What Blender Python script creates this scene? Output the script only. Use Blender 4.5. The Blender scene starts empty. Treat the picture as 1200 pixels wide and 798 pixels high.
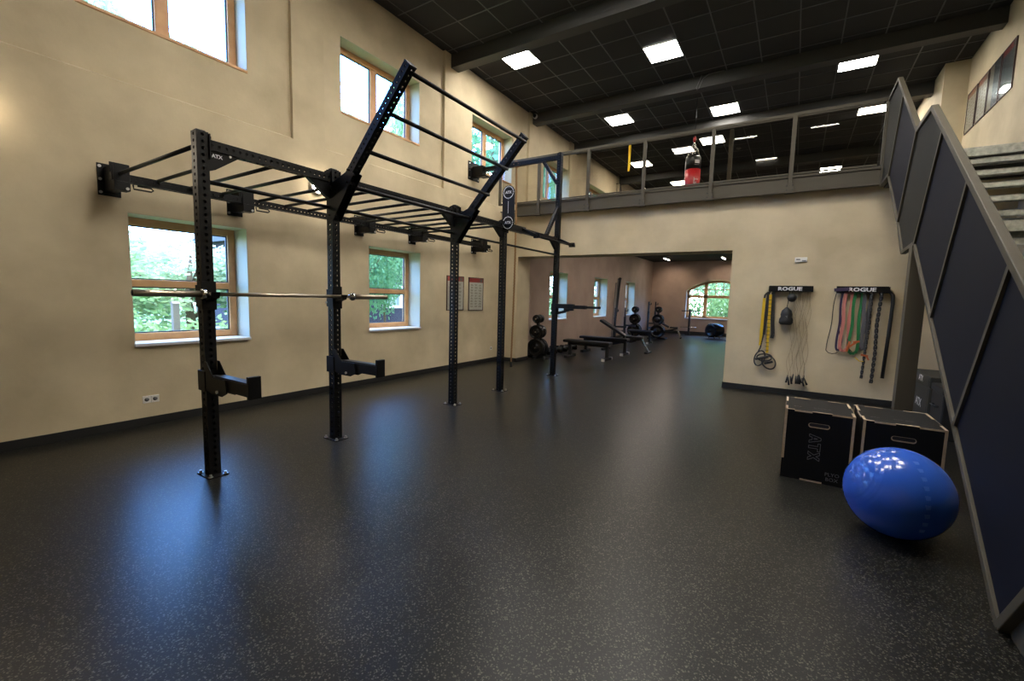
import bpy, bmesh, math, random
from mathutils import Vector, Matrix
random.seed(7)
S = bpy.context.scene
COL = S.collection

# ------------------------------------------------------------------ camera
F_PX = 518.216                      # focal length in pixels of the 1200-wide frame
YAW, PITCH, ROLL = (math.radians(a) for a in (-32.376, -5.585, 1.535))
CAM_H = 1.5
_cy, _sy, _cp, _sp = math.cos(YAW), math.sin(YAW), math.cos(PITCH), math.sin(PITCH)
_fwd = Vector((_sy*_cp, _cy*_cp, _sp)); _r0 = Vector((_cy, -_sy, 0)); _u0 = _r0.cross(_fwd)
_right = math.cos(ROLL)*_r0 + math.sin(ROLL)*_u0
_up = -math.sin(ROLL)*_r0 + math.cos(ROLL)*_u0
cam_d = bpy.data.cameras.new('camera'); cam = bpy.data.objects.new('camera', cam_d); COL.objects.link(cam)
cam_d.sensor_width = 36.0; cam_d.lens = F_PX/1200*36; cam_d.clip_start = 0.05; cam_d.clip_end = 300
M4 = Matrix((_right, _up, -_fwd)).transposed().to_4x4(); M4.translation = (0, 0, CAM_H)
cam.matrix_world = M4
S.camera = cam

# ------------------------------------------------------------------ light and exposure
S.view_settings.view_transform = 'Standard'; S.view_settings.look = 'None'
S.view_settings.gamma = 1.0; S.view_settings.use_curve_mapping = False
S.view_settings.exposure = 0.0
PANEL = 62.0          # ceiling light panels
SKY = 24.0             # overcast blue-white sky outside
WALL_LAMP = 62.0
LINEAR = 135.0
w = bpy.data.worlds.new('sky'); S.world = w; w.use_nodes = True
nt = w.node_tree; nt.nodes.clear()
o_ = nt.nodes.new('ShaderNodeOutputWorld'); b_ = nt.nodes.new('ShaderNodeBackground')
tc = nt.nodes.new('ShaderNodeTexCoord'); sx = nt.nodes.new('ShaderNodeSeparateXYZ'); rp = nt.nodes.new('ShaderNodeValToRGB')
nt.links.new(tc.outputs['Generated'], sx.inputs[0]); nt.links.new(sx.outputs['Z'], rp.inputs[0])
for p_, c_ in ((0.0, (.36, .42, .42)), (.22, (.13, .36, 1.0)), (.55, (.13, .36, 1.0)), (.80, (.55, .60, .64))):
    e_ = rp.color_ramp.elements[0] if p_ == 0 else rp.color_ramp.elements.new(p_) if p_ < .8 else rp.color_ramp.elements[-1]
    e_.position = p_; e_.color = (*c_, 1)
nt.links.new(rp.outputs[0], b_.inputs[0]); b_.inputs[1].default_value = SKY
nt.links.new(b_.outputs[0], o_.inputs[0])

# ------------------------------------------------------------------ helpers
def on(u, v, ax, val):
    """point of the axis plane `ax`=val seen at photo pixel (u, v)"""
    d = _right*((u-600)/F_PX) + _up*((399-v)/F_PX) + _fwd
    o = Vector((0, 0, CAM_H)); i = 'xyz'.index(ax)
    return o + d*((val-o[i])/d[i])

class MB:
    def __init__(s): s.v = []; s.f = []; s.m = []; s.sm = []
    def add(s, vs, fs, m=0, smooth=False):
        b = len(s.v); s.v += [tuple(x) for x in vs]
        for f in fs: s.f.append([b+i for i in f]); s.m.append(m); s.sm.append(smooth)
        return s
    def box(s, x0, x1, y0, y1, z0, z1, m=0):
        return s.add([(x, y, z) for z in (z0, z1) for y in (y0, y1) for x in (x0, x1)],
              [(0,2,3,1), (4,5,7,6), (0,1,5,4), (2,6,7,3), (0,4,6,2), (1,3,7,5)], m)
    def bar(s, p, q, wa, wb, up=(0, 0, 1), m=0):
        """rectangular bar from p to q: wa across, wb along up"""
        p, q = Vector(p), Vector(q); d = (q-p).normalized(); u = Vector(up)
        a = d.cross(u); a = a.normalized() if a.length > 1e-6 else d.orthogonal().normalized()
        b = a.cross(d).normalized(); vs = []
        for c in (p, q):
            for i, j in ((-1,-1), (1,-1), (1,1), (-1,1)): vs.append(c + a*(i*wa/2) + b*(j*wb/2))
        return s.add(vs, [(3,2,1,0), (4,5,6,7), (0,1,5,4), (1,2,6,5), (2,3,7,6), (3,0,4,7)], m)
    def tube(s, pts, r, n=10, m=0, closed=False):
        pts = [Vector(p) for p in pts]; k = len(pts); vs = []; fs = []
        rr = r if isinstance(r, (list, tuple)) else [r]*k
        ref = None
        for i, p in enumerate(pts):
            if closed: d = pts[(i+1) % k]-pts[i-1]
            else: d = pts[min(i+1, k-1)]-pts[max(i-1, 0)]
            d = d.normalized() if d.length > 1e-9 else Vector((0, 0, 1))
            a = d.orthogonal().normalized() if ref is None else (ref-d*ref.dot(d))
            a = a.normalized() if a.length > 1e-6 else d.orthogonal().normalized()
            ref = a; b = d.cross(a)
            for j in range(n):
                t = 2*math.pi*j/n; vs.append(p + (a*math.cos(t)+b*math.sin(t))*rr[i])
        for i in range(k if closed else k-1):
            i2 = (i+1) % k
            for j in range(n):
                j2 = (j+1) % n; fs.append((i*n+j, i*n+j2, i2*n+j2, i2*n+j))
        s.add(vs, fs, m, True)
        if not closed:
            b = len(s.v)-len(vs)
            s.f.append([b+j for j in range(n)][::-1]); s.m.append(m); s.sm.append(False)
            s.f.append([b+(k-1)*n+j for j in range(n)]); s.m.append(m); s.sm.append(False)
        return s
    def cyl(s, p, q, r, n=20, m=0): return s.tube([p, q], r, n, m)
    def lathe(s, c, axis, prof, n=32, m=0):
        """profile [(distance along axis, radius)...] turned about axis through c"""
        c = Vector(c); d = Vector(axis).normalized(); a = d.orthogonal().normalized(); b = d.cross(a); vs = []; fs = []
        for t, r in prof:
            for j in range(n):
                th = 2*math.pi*j/n; vs.append(c + d*t + (a*math.cos(th)+b*math.sin(th))*max(r, 1e-5))
        for i in range(len(prof)-1):
            for j in range(n):
                j2 = (j+1) % n; fs.append((i*n+j, i*n+j2, (i+1)*n+j2, (i+1)*n+j))
        s.add(vs, fs, m, True); return s
    def prism(s, poly, org, ua, ub, un, t, m=0):
        """polygon [(a,b)] in plane org + a*ua + b*ub, thickness t along un"""
        org, ua, ub, un = Vector(org), Vector(ua), Vector(ub), Vector(un); n = len(poly)
        vs = [org+ua*a+ub*b for a, b in poly] + [org+ua*a+ub*b+un*t for a, b in poly]
        return s.add(vs, [tuple(range(n))[::-1], tuple(range(n, 2*n))] + [(i, (i+1) % n, n+(i+1) % n, n+i) for i in range(n)], m)
    def ring(s, org, ua, ub, un, r0, r1, t, a0=0, a1=2*math.pi, n=24, m=0):
        org, ua, ub, un = Vector(org), Vector(ua), Vector(ub), Vector(un); vs = []; fs = []
        for i in range(n+1):
            th = a0+(a1-a0)*i/n; e = ua*math.cos(th)+ub*math.sin(th)
            vs += [org+e*r0, org+e*r1, org+e*r1+un*t, org+e*r0+un*t]
        for i in range(n):
            for j in range(4): fs.append((4*i+j, 4*i+(j+1) % 4, 4*i+4+(j+1) % 4, 4*i+4+j))
        fs += [(0,1,2,3), (4*n+3, 4*n+2, 4*n+1, 4*n)]
        return s.add(vs, fs, m)
    def perf(s, p, q, wd, side=None, hole=.0135, pitch=.05, m=0):
        """square steel tube p->q with a row of real holes down each face"""
        p, q = Vector(p), Vector(q); L = (q-p).length; d = (q-p)/L
        a = Vector(side).normalized() if side else d.orthogonal().normalized(); b = d.cross(a).normalized()
        n = max(1, round(L/pitch)); h = L/n
        for nrm, t in ((a, b), (b, a), (-a, b), (-b, a)):
            for i in range(n):
                c = p + d*(h*(i+.5)) + nrm*(wd/2); vs = []
                ou = [(1,0), (1,1), (0,1), (-1,1), (-1,0), (-1,-1), (0,-1), (1,-1)]
                for k, (x, y) in enumerate(ou): vs.append(c + t*(x*wd/2) + d*(y*h/2))
                for k in range(8):
                    th = math.pi/4*k; vs.append(c + t*(math.cos(th)*hole) + d*(math.sin(th)*hole))
                s.add(vs, [(k, (k+1) % 8, 8+(k+1) % 8, 8+k) for k in range(8)], m)
        for c in (p, q):
            s.add([c+a*i*wd/2+b*j*wd/2 for i, j in ((-1,-1), (1,-1), (1,1), (-1,1))], [(0,1,2,3)], m)
        return s
    def build(s, name, mats, parent=None, bevel=0, loc=None, weld=False, solid=0):
        me = bpy.data.meshes.new(name); me.from_pydata(s.v, [], s.f)
        for mt in (mats if isinstance(mats, (list, tuple)) else [mats]): me.materials.append(mt)
        for p, mi, sm in zip(me.polygons, s.m, s.sm): p.material_index = mi; p.use_smooth = sm
        bm = bmesh.new(); bm.from_mesh(me)
        if weld: bmesh.ops.remove_doubles(bm, verts=bm.verts, dist=1e-4)
        bmesh.ops.recalc_face_normals(bm, faces=bm.faces); bm.to_mesh(me); bm.free()
        ob = bpy.data.objects.new(name, me); COL.objects.link(ob)
        if parent is not None:
            ob.parent = parent; pl = parent.get('_o', (0, 0, 0))
        if bevel:
            bv = ob.modifiers.new('bevel', 'BEVEL'); bv.width = bevel; bv.segments = 2; bv.limit_method = 'ANGLE'; bv.angle_limit = .7
        if solid:
            so = ob.modifiers.new('solid', 'SOLIDIFY'); so.thickness = solid; so.offset = -1
        return ob

def tag(o, label=None, cat=None, group=None, kind=None):
    if label: o['label'] = label
    if cat: o['category'] = cat
    if group: o['group'] = group
    if kind: o['kind'] = kind
    return o
def thing(name, loc, label, cat, group=None, rz=0):
    o = bpy.data.objects.new(name, None); COL.objects.link(o); o.location = loc; o.rotation_euler = (0, 0, rz)
    o.empty_display_size = .1
    return tag(o, label, cat, group)
def rootat(name, base, label, cat, group=None):
    """an Empty at the thing's base whose parts are written in world coordinates"""
    o = thing(name, base, label, cat, group); return o
def part(mb, name, mats, root, bevel=0, **k):
    """mesh written in world coordinates, parented to root (whose transform is a pure translation)"""
    off = Vector((0, 0, 0)); r = root
    while r is not None: off += r.location; r = r.parent
    mb.v = [(x-off.x, y-off.y, z-off.z) for x, y, z in mb.v]
    return mb.build(name, mats, root, bevel, **k)
def pieces(mb):
    """connected pieces of an MB, in order, as MBs of their own"""
    par = list(range(len(mb.v)))
    def find(i):
        while par[i] != i: par[i] = par[par[i]]; i = par[i]
        return i
    for f in mb.f:
        r0 = find(f[0])
        for i in f[1:]: par[find(i)] = r0
    grp = {}
    for f, m_, sm in zip(mb.f, mb.m, mb.sm): grp.setdefault(find(f[0]), []).append((f, m_, sm))
    out = []
    for fs in grp.values():
        ids = sorted({i for f, _, _ in fs for i in f}); ix = {i: k for k, i in enumerate(ids)}; q = MB(); q.v = [mb.v[i] for i in ids]
        for f, m_, sm in fs: q.f.append([ix[i] for i in f]); q.m.append(m_); q.sm.append(sm)
        out.append(q)
    return out
def parts(mb, name, mats, root, bevel=0, per=1, label=None):
    """every piece (or every `per` consecutive pieces) a part of its own"""
    ps = pieces(mb)
    for i in range(0, len(ps), per):
        q = MB()
        for p in ps[i:i+per]:
            b = len(q.v); q.v += p.v; q.f += [[b+k for k in f] for f in p.f]; q.m += p.m; q.sm += p.sm
        o = part(q, name, mats, root, bevel)
        if label: o['label'] = label
def lpart(mb, name, mats, root, bevel=0, **k):
    return mb.build(name, mats, root, bevel, **k)
def single(mb, name, mats, label, cat, group=None, base=None, bevel=0, **k):
    """a one-mesh thing; origin moved to base"""
    if base is not None:
        mb.v = [(x-base[0], y-base[1], z-base[2]) for x, y, z in mb.v]
    o = mb.build(name, mats, None, bevel, **k)
    if base is not None: o.location = base
    return tag(o, label, cat, group)
def struct(mb, name, mats, parent=None, bevel=0, **k):
    o = mb.build(name, mats, parent, bevel, **k)
    if parent is None: o['kind'] = 'structure'
    return o
def copy_tree(o, parent=None):
    c = o.copy(); COL.objects.link(c)
    if parent is not None: c.parent = parent
    for ch in [x for x in bpy.data.objects if x.parent == o]: copy_tree(ch, c)
    return c
def text_mesh(txt, size, org, ua, ub, un, thick=.002, bold=0.0, align='CENTER', outline=False, squash=1.0):
    """lettering as an MB lying in plane org/ua/ub, raised along un"""
    cu = bpy.data.curves.new('lettering', 'FONT'); cu.body = txt; cu.size = size; cu.align_x = align; cu.align_y = 'CENTER'
    cu.extrude = 0; cu.offset = bold; cu.resolution_u = 2
    if outline: cu.fill_mode = 'NONE' if hasattr(cu, 'fill_mode') else 'BOTH'
    ob = bpy.data.objects.new('lettering', cu); COL.objects.link(ob)
    dg = bpy.context.evaluated_depsgraph_get(); me = ob.evaluated_get(dg).to_mesh()
    org, ua, ub, un = Vector(org), Vector(ua).normalized(), Vector(ub).normalized(), Vector(un).normalized()
    mb = MB(); mb.add([org+ua*v.co.x*squash+ub*v.co.y+un*thick for v in me.vertices], [tuple(p.vertices) for p in me.polygons])
    ob.evaluated_get(dg).to_mesh_clear(); bpy.data.objects.remove(ob); bpy.data.curves.remove(cu)
    return mb

# ------------------------------------------------------------------ materials
def mat(name, col, rough=.5, metal=0.0, spec=.5, coat=0.0, bump=None, var=None, emit=None, coat_rough=.1):
    m = bpy.data.materials.new(name); m.use_nodes = True; n = m.node_tree; p = n.nodes['Principled BSDF']
    p.inputs['Base Color'].default_value = (*col, 1); p.inputs['Roughness'].default_value = rough
    p.inputs['Metallic'].default_value = metal; p.inputs['Specular IOR Level'].default_value = spec
    p.inputs['Coat Weight'].default_value = coat; p.inputs['Coat Roughness'].default_value = coat_rough
    t = n.nodes.new('ShaderNodeTexCoord')
    if var:      # (scale, other colour, detail)
        nz = n.nodes.new('ShaderNodeTexNoise'); nz.inputs['Scale'].default_value = var[0]; nz.inputs['Detail'].default_value = var[2] if len(var) > 2 else 4
        r = n.nodes.new('ShaderNodeValToRGB'); r.color_ramp.elements[0].position = .32; r.color_ramp.elements[1].position = .68
        r.color_ramp.elements[0].color = (*col, 1); r.color_ramp.elements[1].color = (*var[1], 1)
        n.links.new(t.outputs['Object'], nz.inputs['Vector']); n.links.new(nz.outputs['Fac'], r.inputs[0]); n.links.new(r.outputs[0], p.inputs['Base Color'])
    if bump:     # (scale, strength)
        nb = n.nodes.new('ShaderNodeTexNoise'); nb.inputs['Scale'].default_value = bump[0]; nb.inputs['Detail'].default_value = 5
        bp = n.nodes.new('ShaderNodeBump'); bp.inputs['Strength'].default_value = bump[1]; bp.inputs['Distance'].default_value = .01
        n.links.new(t.outputs['Object'], nb.inputs['Vector']); n.links.new(nb.outputs['Fac'], bp.inputs['Height']); n.links.new(bp.outputs[0], p.inputs['Normal'])
    if emit:
        p.inputs['Emission Color'].default_value = (*emit[0], 1); p.inputs['Emission Strength'].default_value = emit[1]
    return m
def glass(name, tint=(1, 1, 1), refl=.08):
    m = bpy.data.materials.new(name); m.use_nodes = True; n = m.node_tree; n.nodes.clear()
    o = n.nodes.new('ShaderNodeOutputMaterial'); mx = n.nodes.new('ShaderNodeMixShader'); tr = n.nodes.new('ShaderNodeBsdfTransparent')
    gl = n.nodes.new('ShaderNodeBsdfGlossy'); gl.inputs['Roughness'].default_value = .02
    fr = n.nodes.new('ShaderNodeFresnel'); ge = n.nodes.new('ShaderNodeNewGeometry'); mr = n.nodes.new('ShaderNodeMapRange')
    mr.inputs['To Min'].default_value = 1.4; mr.inputs['To Max'].default_value = 1/1.4      # both faces of the thin sheet reflect alike
    n.links.new(ge.outputs['Backfacing'], mr.inputs['Value']); n.links.new(mr.outputs[0], fr.inputs['IOR'])
    tr.inputs[0].default_value = (*tint, 1)
    n.links.new(fr.outputs[0], mx.inputs[0]); n.links.new(tr.outputs[0], mx.inputs[1]); n.links.new(gl.outputs[0], mx.inputs[2]); n.links.new(mx.outputs[0], o.inputs[0])
    return m
M = {}
M['wall'] = mat('warm_plaster', (.455, .375, .245), .75, spec=.25, var=(1.4, (.62, .52, .35), 9), bump=(26, .12))
M['wall_pink_light'] = mat('plaster_pink_light', (.41, .31, .245), .75, spec=.25, var=(1.3, (.52, .40, .32), 6), bump=(26, .12))  # same paint as the main walls, with the rear room's pinker light coloured in
M['reveal'] = mat('cream_reveal', (.46, .42, .29), .6)
M['ceiling'] = mat('black_ceiling_tile', (.036, .036, .037), .85, spec=.2, bump=(220, .25))
M['grid'] = mat('ceiling_grid', (.085, .085, .085), .45, spec=.4)
M['beam'] = mat('beam_grey', (.034, .033, .030), .6, bump=(60, .1))
M['steel_paint'] = mat('grey_brown_paint', (.070, .060, .042), .55, spec=.25, bump=(80, .03))
M['base'] = mat('black_skirting', (.010, .010, .010), .55)
M['rack'] = mat('black_powder_coat', (.0030, .0030, .0033), .45, spec=.24, bump=(400, .06))
M['matte'] = mat('matte_black', (.010, .010, .011), .6)
M['rubber'] = mat('black_rubber', (.011, .011, .012), .5, bump=(150, .1))
M['vinyl'] = mat('black_vinyl', (.009, .009, .009), .42, bump=(180, .06))
M['plateface'] = mat('black_plate_rubber', (.006, .006, .0065), .25)
M['chrome'] = mat('chrome', (.62, .60, .56), .22, 1.0)
M['barsteel'] = mat('bar_steel', (.42, .36, .28), .28, 1.0, bump=(900, .08))
M['bolt'] = mat('zinc_bolt', (.55, .55, .55), .3, 1.0)
M['galv'] = mat('galvanised_steel', (.30, .31, .28), .55, .4, var=(22, (.52, .53, .48), 8))
M['wood'] = mat('window_pine', (.56, .30, .125), .45, var=(7, (.66, .38, .17), 6))
M['sill'] = mat('white_sill', (.66, .66, .67), .4)
M['seal'] = mat('dark_seal', (.02, .025, .035), .5)
M['white'] = mat('white_plastic', (.72, .70, .66), .4)
M['print'] = mat('white_print', (.70, .70, .70), .6)
M['greyprint'] = mat('grey_print', (.15, .15, .15), .6)
M['ply'] = mat('plywood_edge', (.42, .31, .19), .6, var=(40, (.52, .40, .26), 4))
M['boxface'] = mat('black_film_ply', (.006, .006, .0062), .6, spec=.2, bump=(300, .04))
M['blue'] = mat('blue_ball_vinyl', (.030, .105, .50), .17, spec=.5, bump=(30, .02))
M['blue2'] = mat('blue_ball_print', (.04, .125, .55), .3)
M['softbox'] = mat('olive_black_foam', (.03, .029, .022), .7)
M['frame'] = mat('dark_picture_frame', (.045, .02, .015), .4)
M['paper'] = mat('poster_paper', (.52, .45, .38), .35)
M['redhead'] = mat('poster_red', (.36, .04, .035), .4)
M['ink'] = mat('poster_ink', (.16, .11, .10), .5)
M['darkpaper'] = mat('dark_poster', (.06, .06, .06), .3)
M['yellow'] = mat('yellow_strap', (.62, .40, .01), .7)
M['red'] = mat('red_vinyl', (.50, .015, .02), .35)
M['bagblack'] = mat('black_bag_vinyl', (.012, .011, .011), .3)
M['pinkband'] = mat('pink_band', (.50, .17, .14), .6)
M['purple'] = mat('purple_band', (.035, .022, .06), .6)
M['green'] = mat('green_band', (.012, .16, .045), .6)
M['greyband'] = mat('grey_band', (.09, .09, .10), .6)
M['orange'] = mat('orange_tag', (.55, .13, .04), .6)
M['clearcord'] = mat('clear_cord', (.34, .27, .18), .25)
M['rope'] = mat('manila_rope', (.26, .145, .06), .9, bump=(200, .5))
M['navy'] = mat('navy_mesh_panel', (.0045, .0058, .0125), .7, spec=.15, bump=(500, .2))
M['greypanel'] = mat('grey_mesh_panel', (.020, .020, .017), .7, spec=.15, bump=(500, .2))
M['lamp'] = mat('light_diffuser', (.9, .9, .9), .5, emit=((1, .95, .87), PANEL))
M['walllamp'] = mat('wall_lamp_glass', (.9, .9, .9), .3, emit=((1, .86, .68), WALL_LAMP))
M['addedlamp'] = mat('linear_lamp', (.9, .9, .9), .3, emit=((1, .87, .76), LINEAR))  # glow of the extra unseen lamps in the rear room
M['endlamp'] = mat('rear_linear_lamp', (.9, .9, .9), .3, emit=((1, .85, .72), LINEAR*.28))
M['pane'] = glass('window_glass', (.96, .99, .99))
M['guardglass'] = glass('guard_glass', (.80, .78, .74))
M['grass'] = mat('grass', (.07, .14, .03), .9, var=(3, (.12, .20, .05), 5))
M['bark'] = mat('bark', (.10, .07, .045), .9)
M['facade'] = mat('dark_facade', (.022, .02, .042), .8)
M['facadebase'] = mat('pale_plinth', (.55, .60, .65), .8)
M['post'] = mat('weathered_post', (.16, .13, .11), .9)
def leafmat(name, c1, c2):
    m = mat(name, c1, .6, var=(2.5, c2, 3)); n = m.node_tree; p = n.nodes['Principled BSDF']
    p.inputs['Transmission Weight'].default_value = 0
    tl = n.nodes.new('ShaderNodeBsdfTranslucent'); tl.inputs[0].default_value = (*c2, 1); mx = n.nodes.new('ShaderNodeMixShader'); mx.inputs[0].default_value = .45
    out = [x for x in n.nodes if x.type == 'OUTPUT_MATERIAL'][0]
    n.links.new(p.outputs[0], mx.inputs[1]); n.links.new(tl.outputs[0], mx.inputs[2]); n.links.new(mx.outputs[0], out.inputs[0]); return m
M['leaf'] = leafmat('green_leaves', (.13, .25, .10), (.32, .46, .22))
M['leaf2'] = leafmat('pale_leaves', (.30, .38, .24), (.50, .60, .40))
M['leaf3'] = leafmat('deep_leaves', (.06, .19, .09), (.18, .36, .18))
# rubber floor with pale flecks
def floormat():
    m = bpy.data.materials.new('flecked_rubber_floor'); m.use_nodes = True; n = m.node_tree; p = n.nodes['Principled BSDF']
    t = n.nodes.new('ShaderNodeTexCoord')
    v = n.nodes.new('ShaderNodeTexVoronoi'); v.inputs['Scale'].default_value = 170
    sp_ = n.nodes.new('ShaderNodeSeparateColor')
    r = n.nodes.new('ShaderNodeValToRGB'); e = r.color_ramp.elements
    e[0].position = .80; e[0].color = (.0045, .0045, .0038, 1); e[1].position = .98; e[1].color = (.095, .09, .07, 1)
    n.links.new(t.outputs['Object'], v.inputs['Vector']); n.links.new(v.outputs['Color'], sp_.inputs[0]); n.links.new(sp_.outputs[0], r.inputs[0])
    n.links.new(r.outputs[0], p.inputs['Base Color'])
    p.inputs['Roughness'].default_value = .33; p.inputs['Specular IOR Level'].default_value = .29
    nb = n.nodes.new('ShaderNodeTexNoise'); nb.inputs['Scale'].default_value = 160; bp = n.nodes.new('ShaderNodeBump'); bp.inputs['Strength'].default_value = .12; bp.inputs['Distance'].default_value = .004
    n.links.new(t.outputs['Object'], nb.inputs['Vector']); n.links.new(nb.outputs['Fac'], bp.inputs['Height']); n.links.new(bp.outputs[0], p.inputs['Normal'])
    return m
M['floor'] = floormat()

# ------------------------------------------------------------------ room shell
XL, XR_, YF, YM, YB, H = -5.88, 2.40, -3.2, 8.67, 21.8, 6.08     # left wall, right wall, behind camera, mezzanine wall, back wall, ceiling
THK = .45; UPZ = 3.55; REC = .055
MEZ = 3.45; BACKC = 3.37
LOWW = [(1.79, 2.98), (4.87, 6.05)]; BACKW = [(11.2, 12.35), (14.5, 15.75), (17.88, 19.1)]
UPW = [(1.50, 3.07), (4.41, 6.06), (7.59, 9.15), (10.70, 12.20), (13.85, 15.5), (16.95, 18.5)]
LZ = (.89, 2.27); UZ = (4.19, 5.27)
def wall_grid(mb, c0, c1, a0, a1, z0, z1, holes, axis='x', m=0):
    A = sorted({a0, a1, *[h[0] for h in holes], *[h[1] for h in holes]}); Z = sorted({z0, z1, *[h[2] for h in holes], *[h[3] for h in holes]})
    A = [a for a in A if a0 <= a <= a1]; Z = [z for z in Z if z0 <= z <= z1]
    for i in range(len(A)-1):
        for j in range(len(Z)-1):
            ca, cz = (A[i]+A[i+1])/2, (Z[j]+Z[j+1])/2
            if any(h[0] < ca < h[1] and h[2] < cz < h[3] for h in holes): continue
            if axis == 'x': mb.box(c0, c1, A[i], A[i+1], Z[j], Z[j+1], m)
            else: mb.box(A[i], A[i+1], c0, c1, Z[j], Z[j+1], m)
fl = MB().box(XL-THK, XR_+.3, YF-.3, YB+.45, -.15, 0); struct(fl, 'floor', M['floor'])
wl = MB(); wall_grid(wl, XL-THK, XL, YF, YM+.2, 0, UPZ, [(a, b, *LZ) for a, b in LOWW]); struct(wl, 'wall_left', M['wall'])
wl = MB(); wall_grid(wl, XL-THK, XL, YM+.2, YB, 0, UPZ, [(a, b, *LZ) for a, b in BACKW]); struct(wl, 'wall_left_rear', M['wall_pink_light'])
wl = MB(); wall_grid(wl, XL-THK, XL-REC, YF, YB, UPZ, H, [(a, b, *UZ) for a, b in UPW])
for y in (.45, 3.62, 6.67, 9.84, 12.20, 16.35):
    wl.box(XL-REC, XL, y, y+.48, UPZ+.05, H); wl.prism([(XL-REC, UPZ), (XL, UPZ), (XL, UPZ+.05), (XL-REC, UPZ+.05)], (0, y, 0), (1,0,0), (0,0,1), (0,1,0), .48)
wl.prism([(XL-REC-.01, UPZ), (XL, UPZ), (XL-REC, UPZ+.03), (XL-REC-.01, UPZ+.03)], (0, YF, 0), (1,0,0), (0,0,1), (0,1,0), YB-YF)
struct(wl, 'wall_left_upper', M['wall'])
wr = MB().box(XR_, XR_+.3, YF, YB, 0, H); wr.box(2.05, XR_, 11.7, YB, MEZ, H); struct(wr, 'wall_right', M['wall'])
struct(MB().box(XL-THK, XR_+.3, YF-.3, YF, 0, H), 'wall_front', M['wall'])
wf = MB().box(XL, -5.39, YM, YM+.55, 0, MEZ-.01); wf.box(-5.39, -.985, YM, YM+.55, 2.42, MEZ-.01); wf.box(-.985, XR_, YM, YM+.55, 0, MEZ-.01)
struct(wf, 'wall_far', M['wall'])
# back wall with the arched window opening
AX0, AX1, AZ0, AZS, AZT, AYB = -4.30, -1.55, .76, 2.02, 2.50, YB
def arch(x):
    c = (AX0+AX1)/2; hw = (AX1-AX0)/2; rise = AZT-AZS; R_ = (hw*hw+rise*rise)/(2*rise)
    return AZT-R_+math.sqrt(max(R_*R_-(x-c)**2, 0))
wb = MB(); wb.box(XL-THK, AX0, YB, YB+.45, 0, H); wb.box(AX1, XR_+.3, YB, YB+.45, 0, H); wb.box(AX0, AX1, YB, YB+.45, 0, AZ0)
n = 20
for i in range(n):
    xa, xb = AX0+(AX1-AX0)*i/n, AX0+(AX1-AX0)*(i+1)/n; za, zb = arch(xa), arch(xb)
    wb.add([(xa, YB, za), (xb, YB, zb), (xb, YB+.45, zb), (xa, YB+.45, za), (xa, YB, H), (xb, YB, H), (xb, YB+.45, H), (xa, YB+.45, H)],
           [(0,1,2,3), (4,7,6,5), (0,4,5,1), (3,2,6,7)])
struct(wb, 'wall_back', M['wall_pink_light'])
struct(MB().box(XL-THK, XR_+.3, YF-.3, YB+.45, H, H+.2), 'ceiling', M['ceiling'])
uf = MB().box(XL, XR_, YM+.55, YB, BACKC, MEZ); uf.box(XL, XR_, YM-.05, YM+.55, MEZ-.01, MEZ); uf.box(.98, XR_, 7.72, YM-.05, 3.25, MEZ); struct(uf, 'floor_upper', [M['ceiling']])
bd = MB(); bd.box(XL, XL+.012, YF, YM, 0, .09); bd.box(XL+.012, -5.39, YM-.012, YM, 0, .09); struct(bd, 'baseboard_left', M['base'])
bd = MB(); bd.box(-.985, XR_, YM-.012, YM, 0, .09); bd.box(-.997, -.985, YM-.012, YM+.55, 0, .09); bd.box(-5.39, -5.378, YM-.012, YM+.55, 0, .09); struct(bd, 'baseboard_far', M['base'])
bd = MB().box(XL+.012, XR_, YB-.014, YB, 0, .14); bd.box(XL, XL+.012, YM+.55, YB, 0, .09); struct(bd, 'baseboard_back', M['base'])
struct(MB().box(XR_-.012, XR_, YF, YM-.012, 0, .09), 'baseboard_right', M['base'])
# suspended ceiling grid
PX, PY = .607, .612; X0 = -4.815-.3035; Y0 = 7.635-.306
gr = MB(); i0 = math.ceil((XL-X0)/PX); x = X0+i0*PX
while x < XR_: gr.box(x-.010, x+.010, YF, YB, H-.006, H); x += PX
y = Y0-17*PY
while y < YB:
    if y > YF: gr.box(XL, XR_, y-.010, y+.010, H-.006, H)
    y += PY
struct(gr, 'trim_1', M['grid'])
for k, yb in enumerate((.55, 3.75, 6.95, 10.08, 12.55, 16.6)):
    struct(MB().box(XL-.04, XR_, yb-.11, yb+.11, H-.245, H), 'trim_%d' % (k+2), M['beam'], bevel=.006)
# fascia of the mezzanine edge
fa = MB().box(-5.40, .98, 8.54, YM-.05, 3.30, 3.54); fa.box(-5.40, .98, 8.52, 8.56, 3.52, 3.56); fa.box(-5.40, .98, 8.50, 8.56, 3.285, 3.31)
fa.box(.955, 1.0, 7.80, 8.56, 3.27, 3.56)
struct(fa, 'trim_8', M['steel_paint'], bevel=.004)

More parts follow.
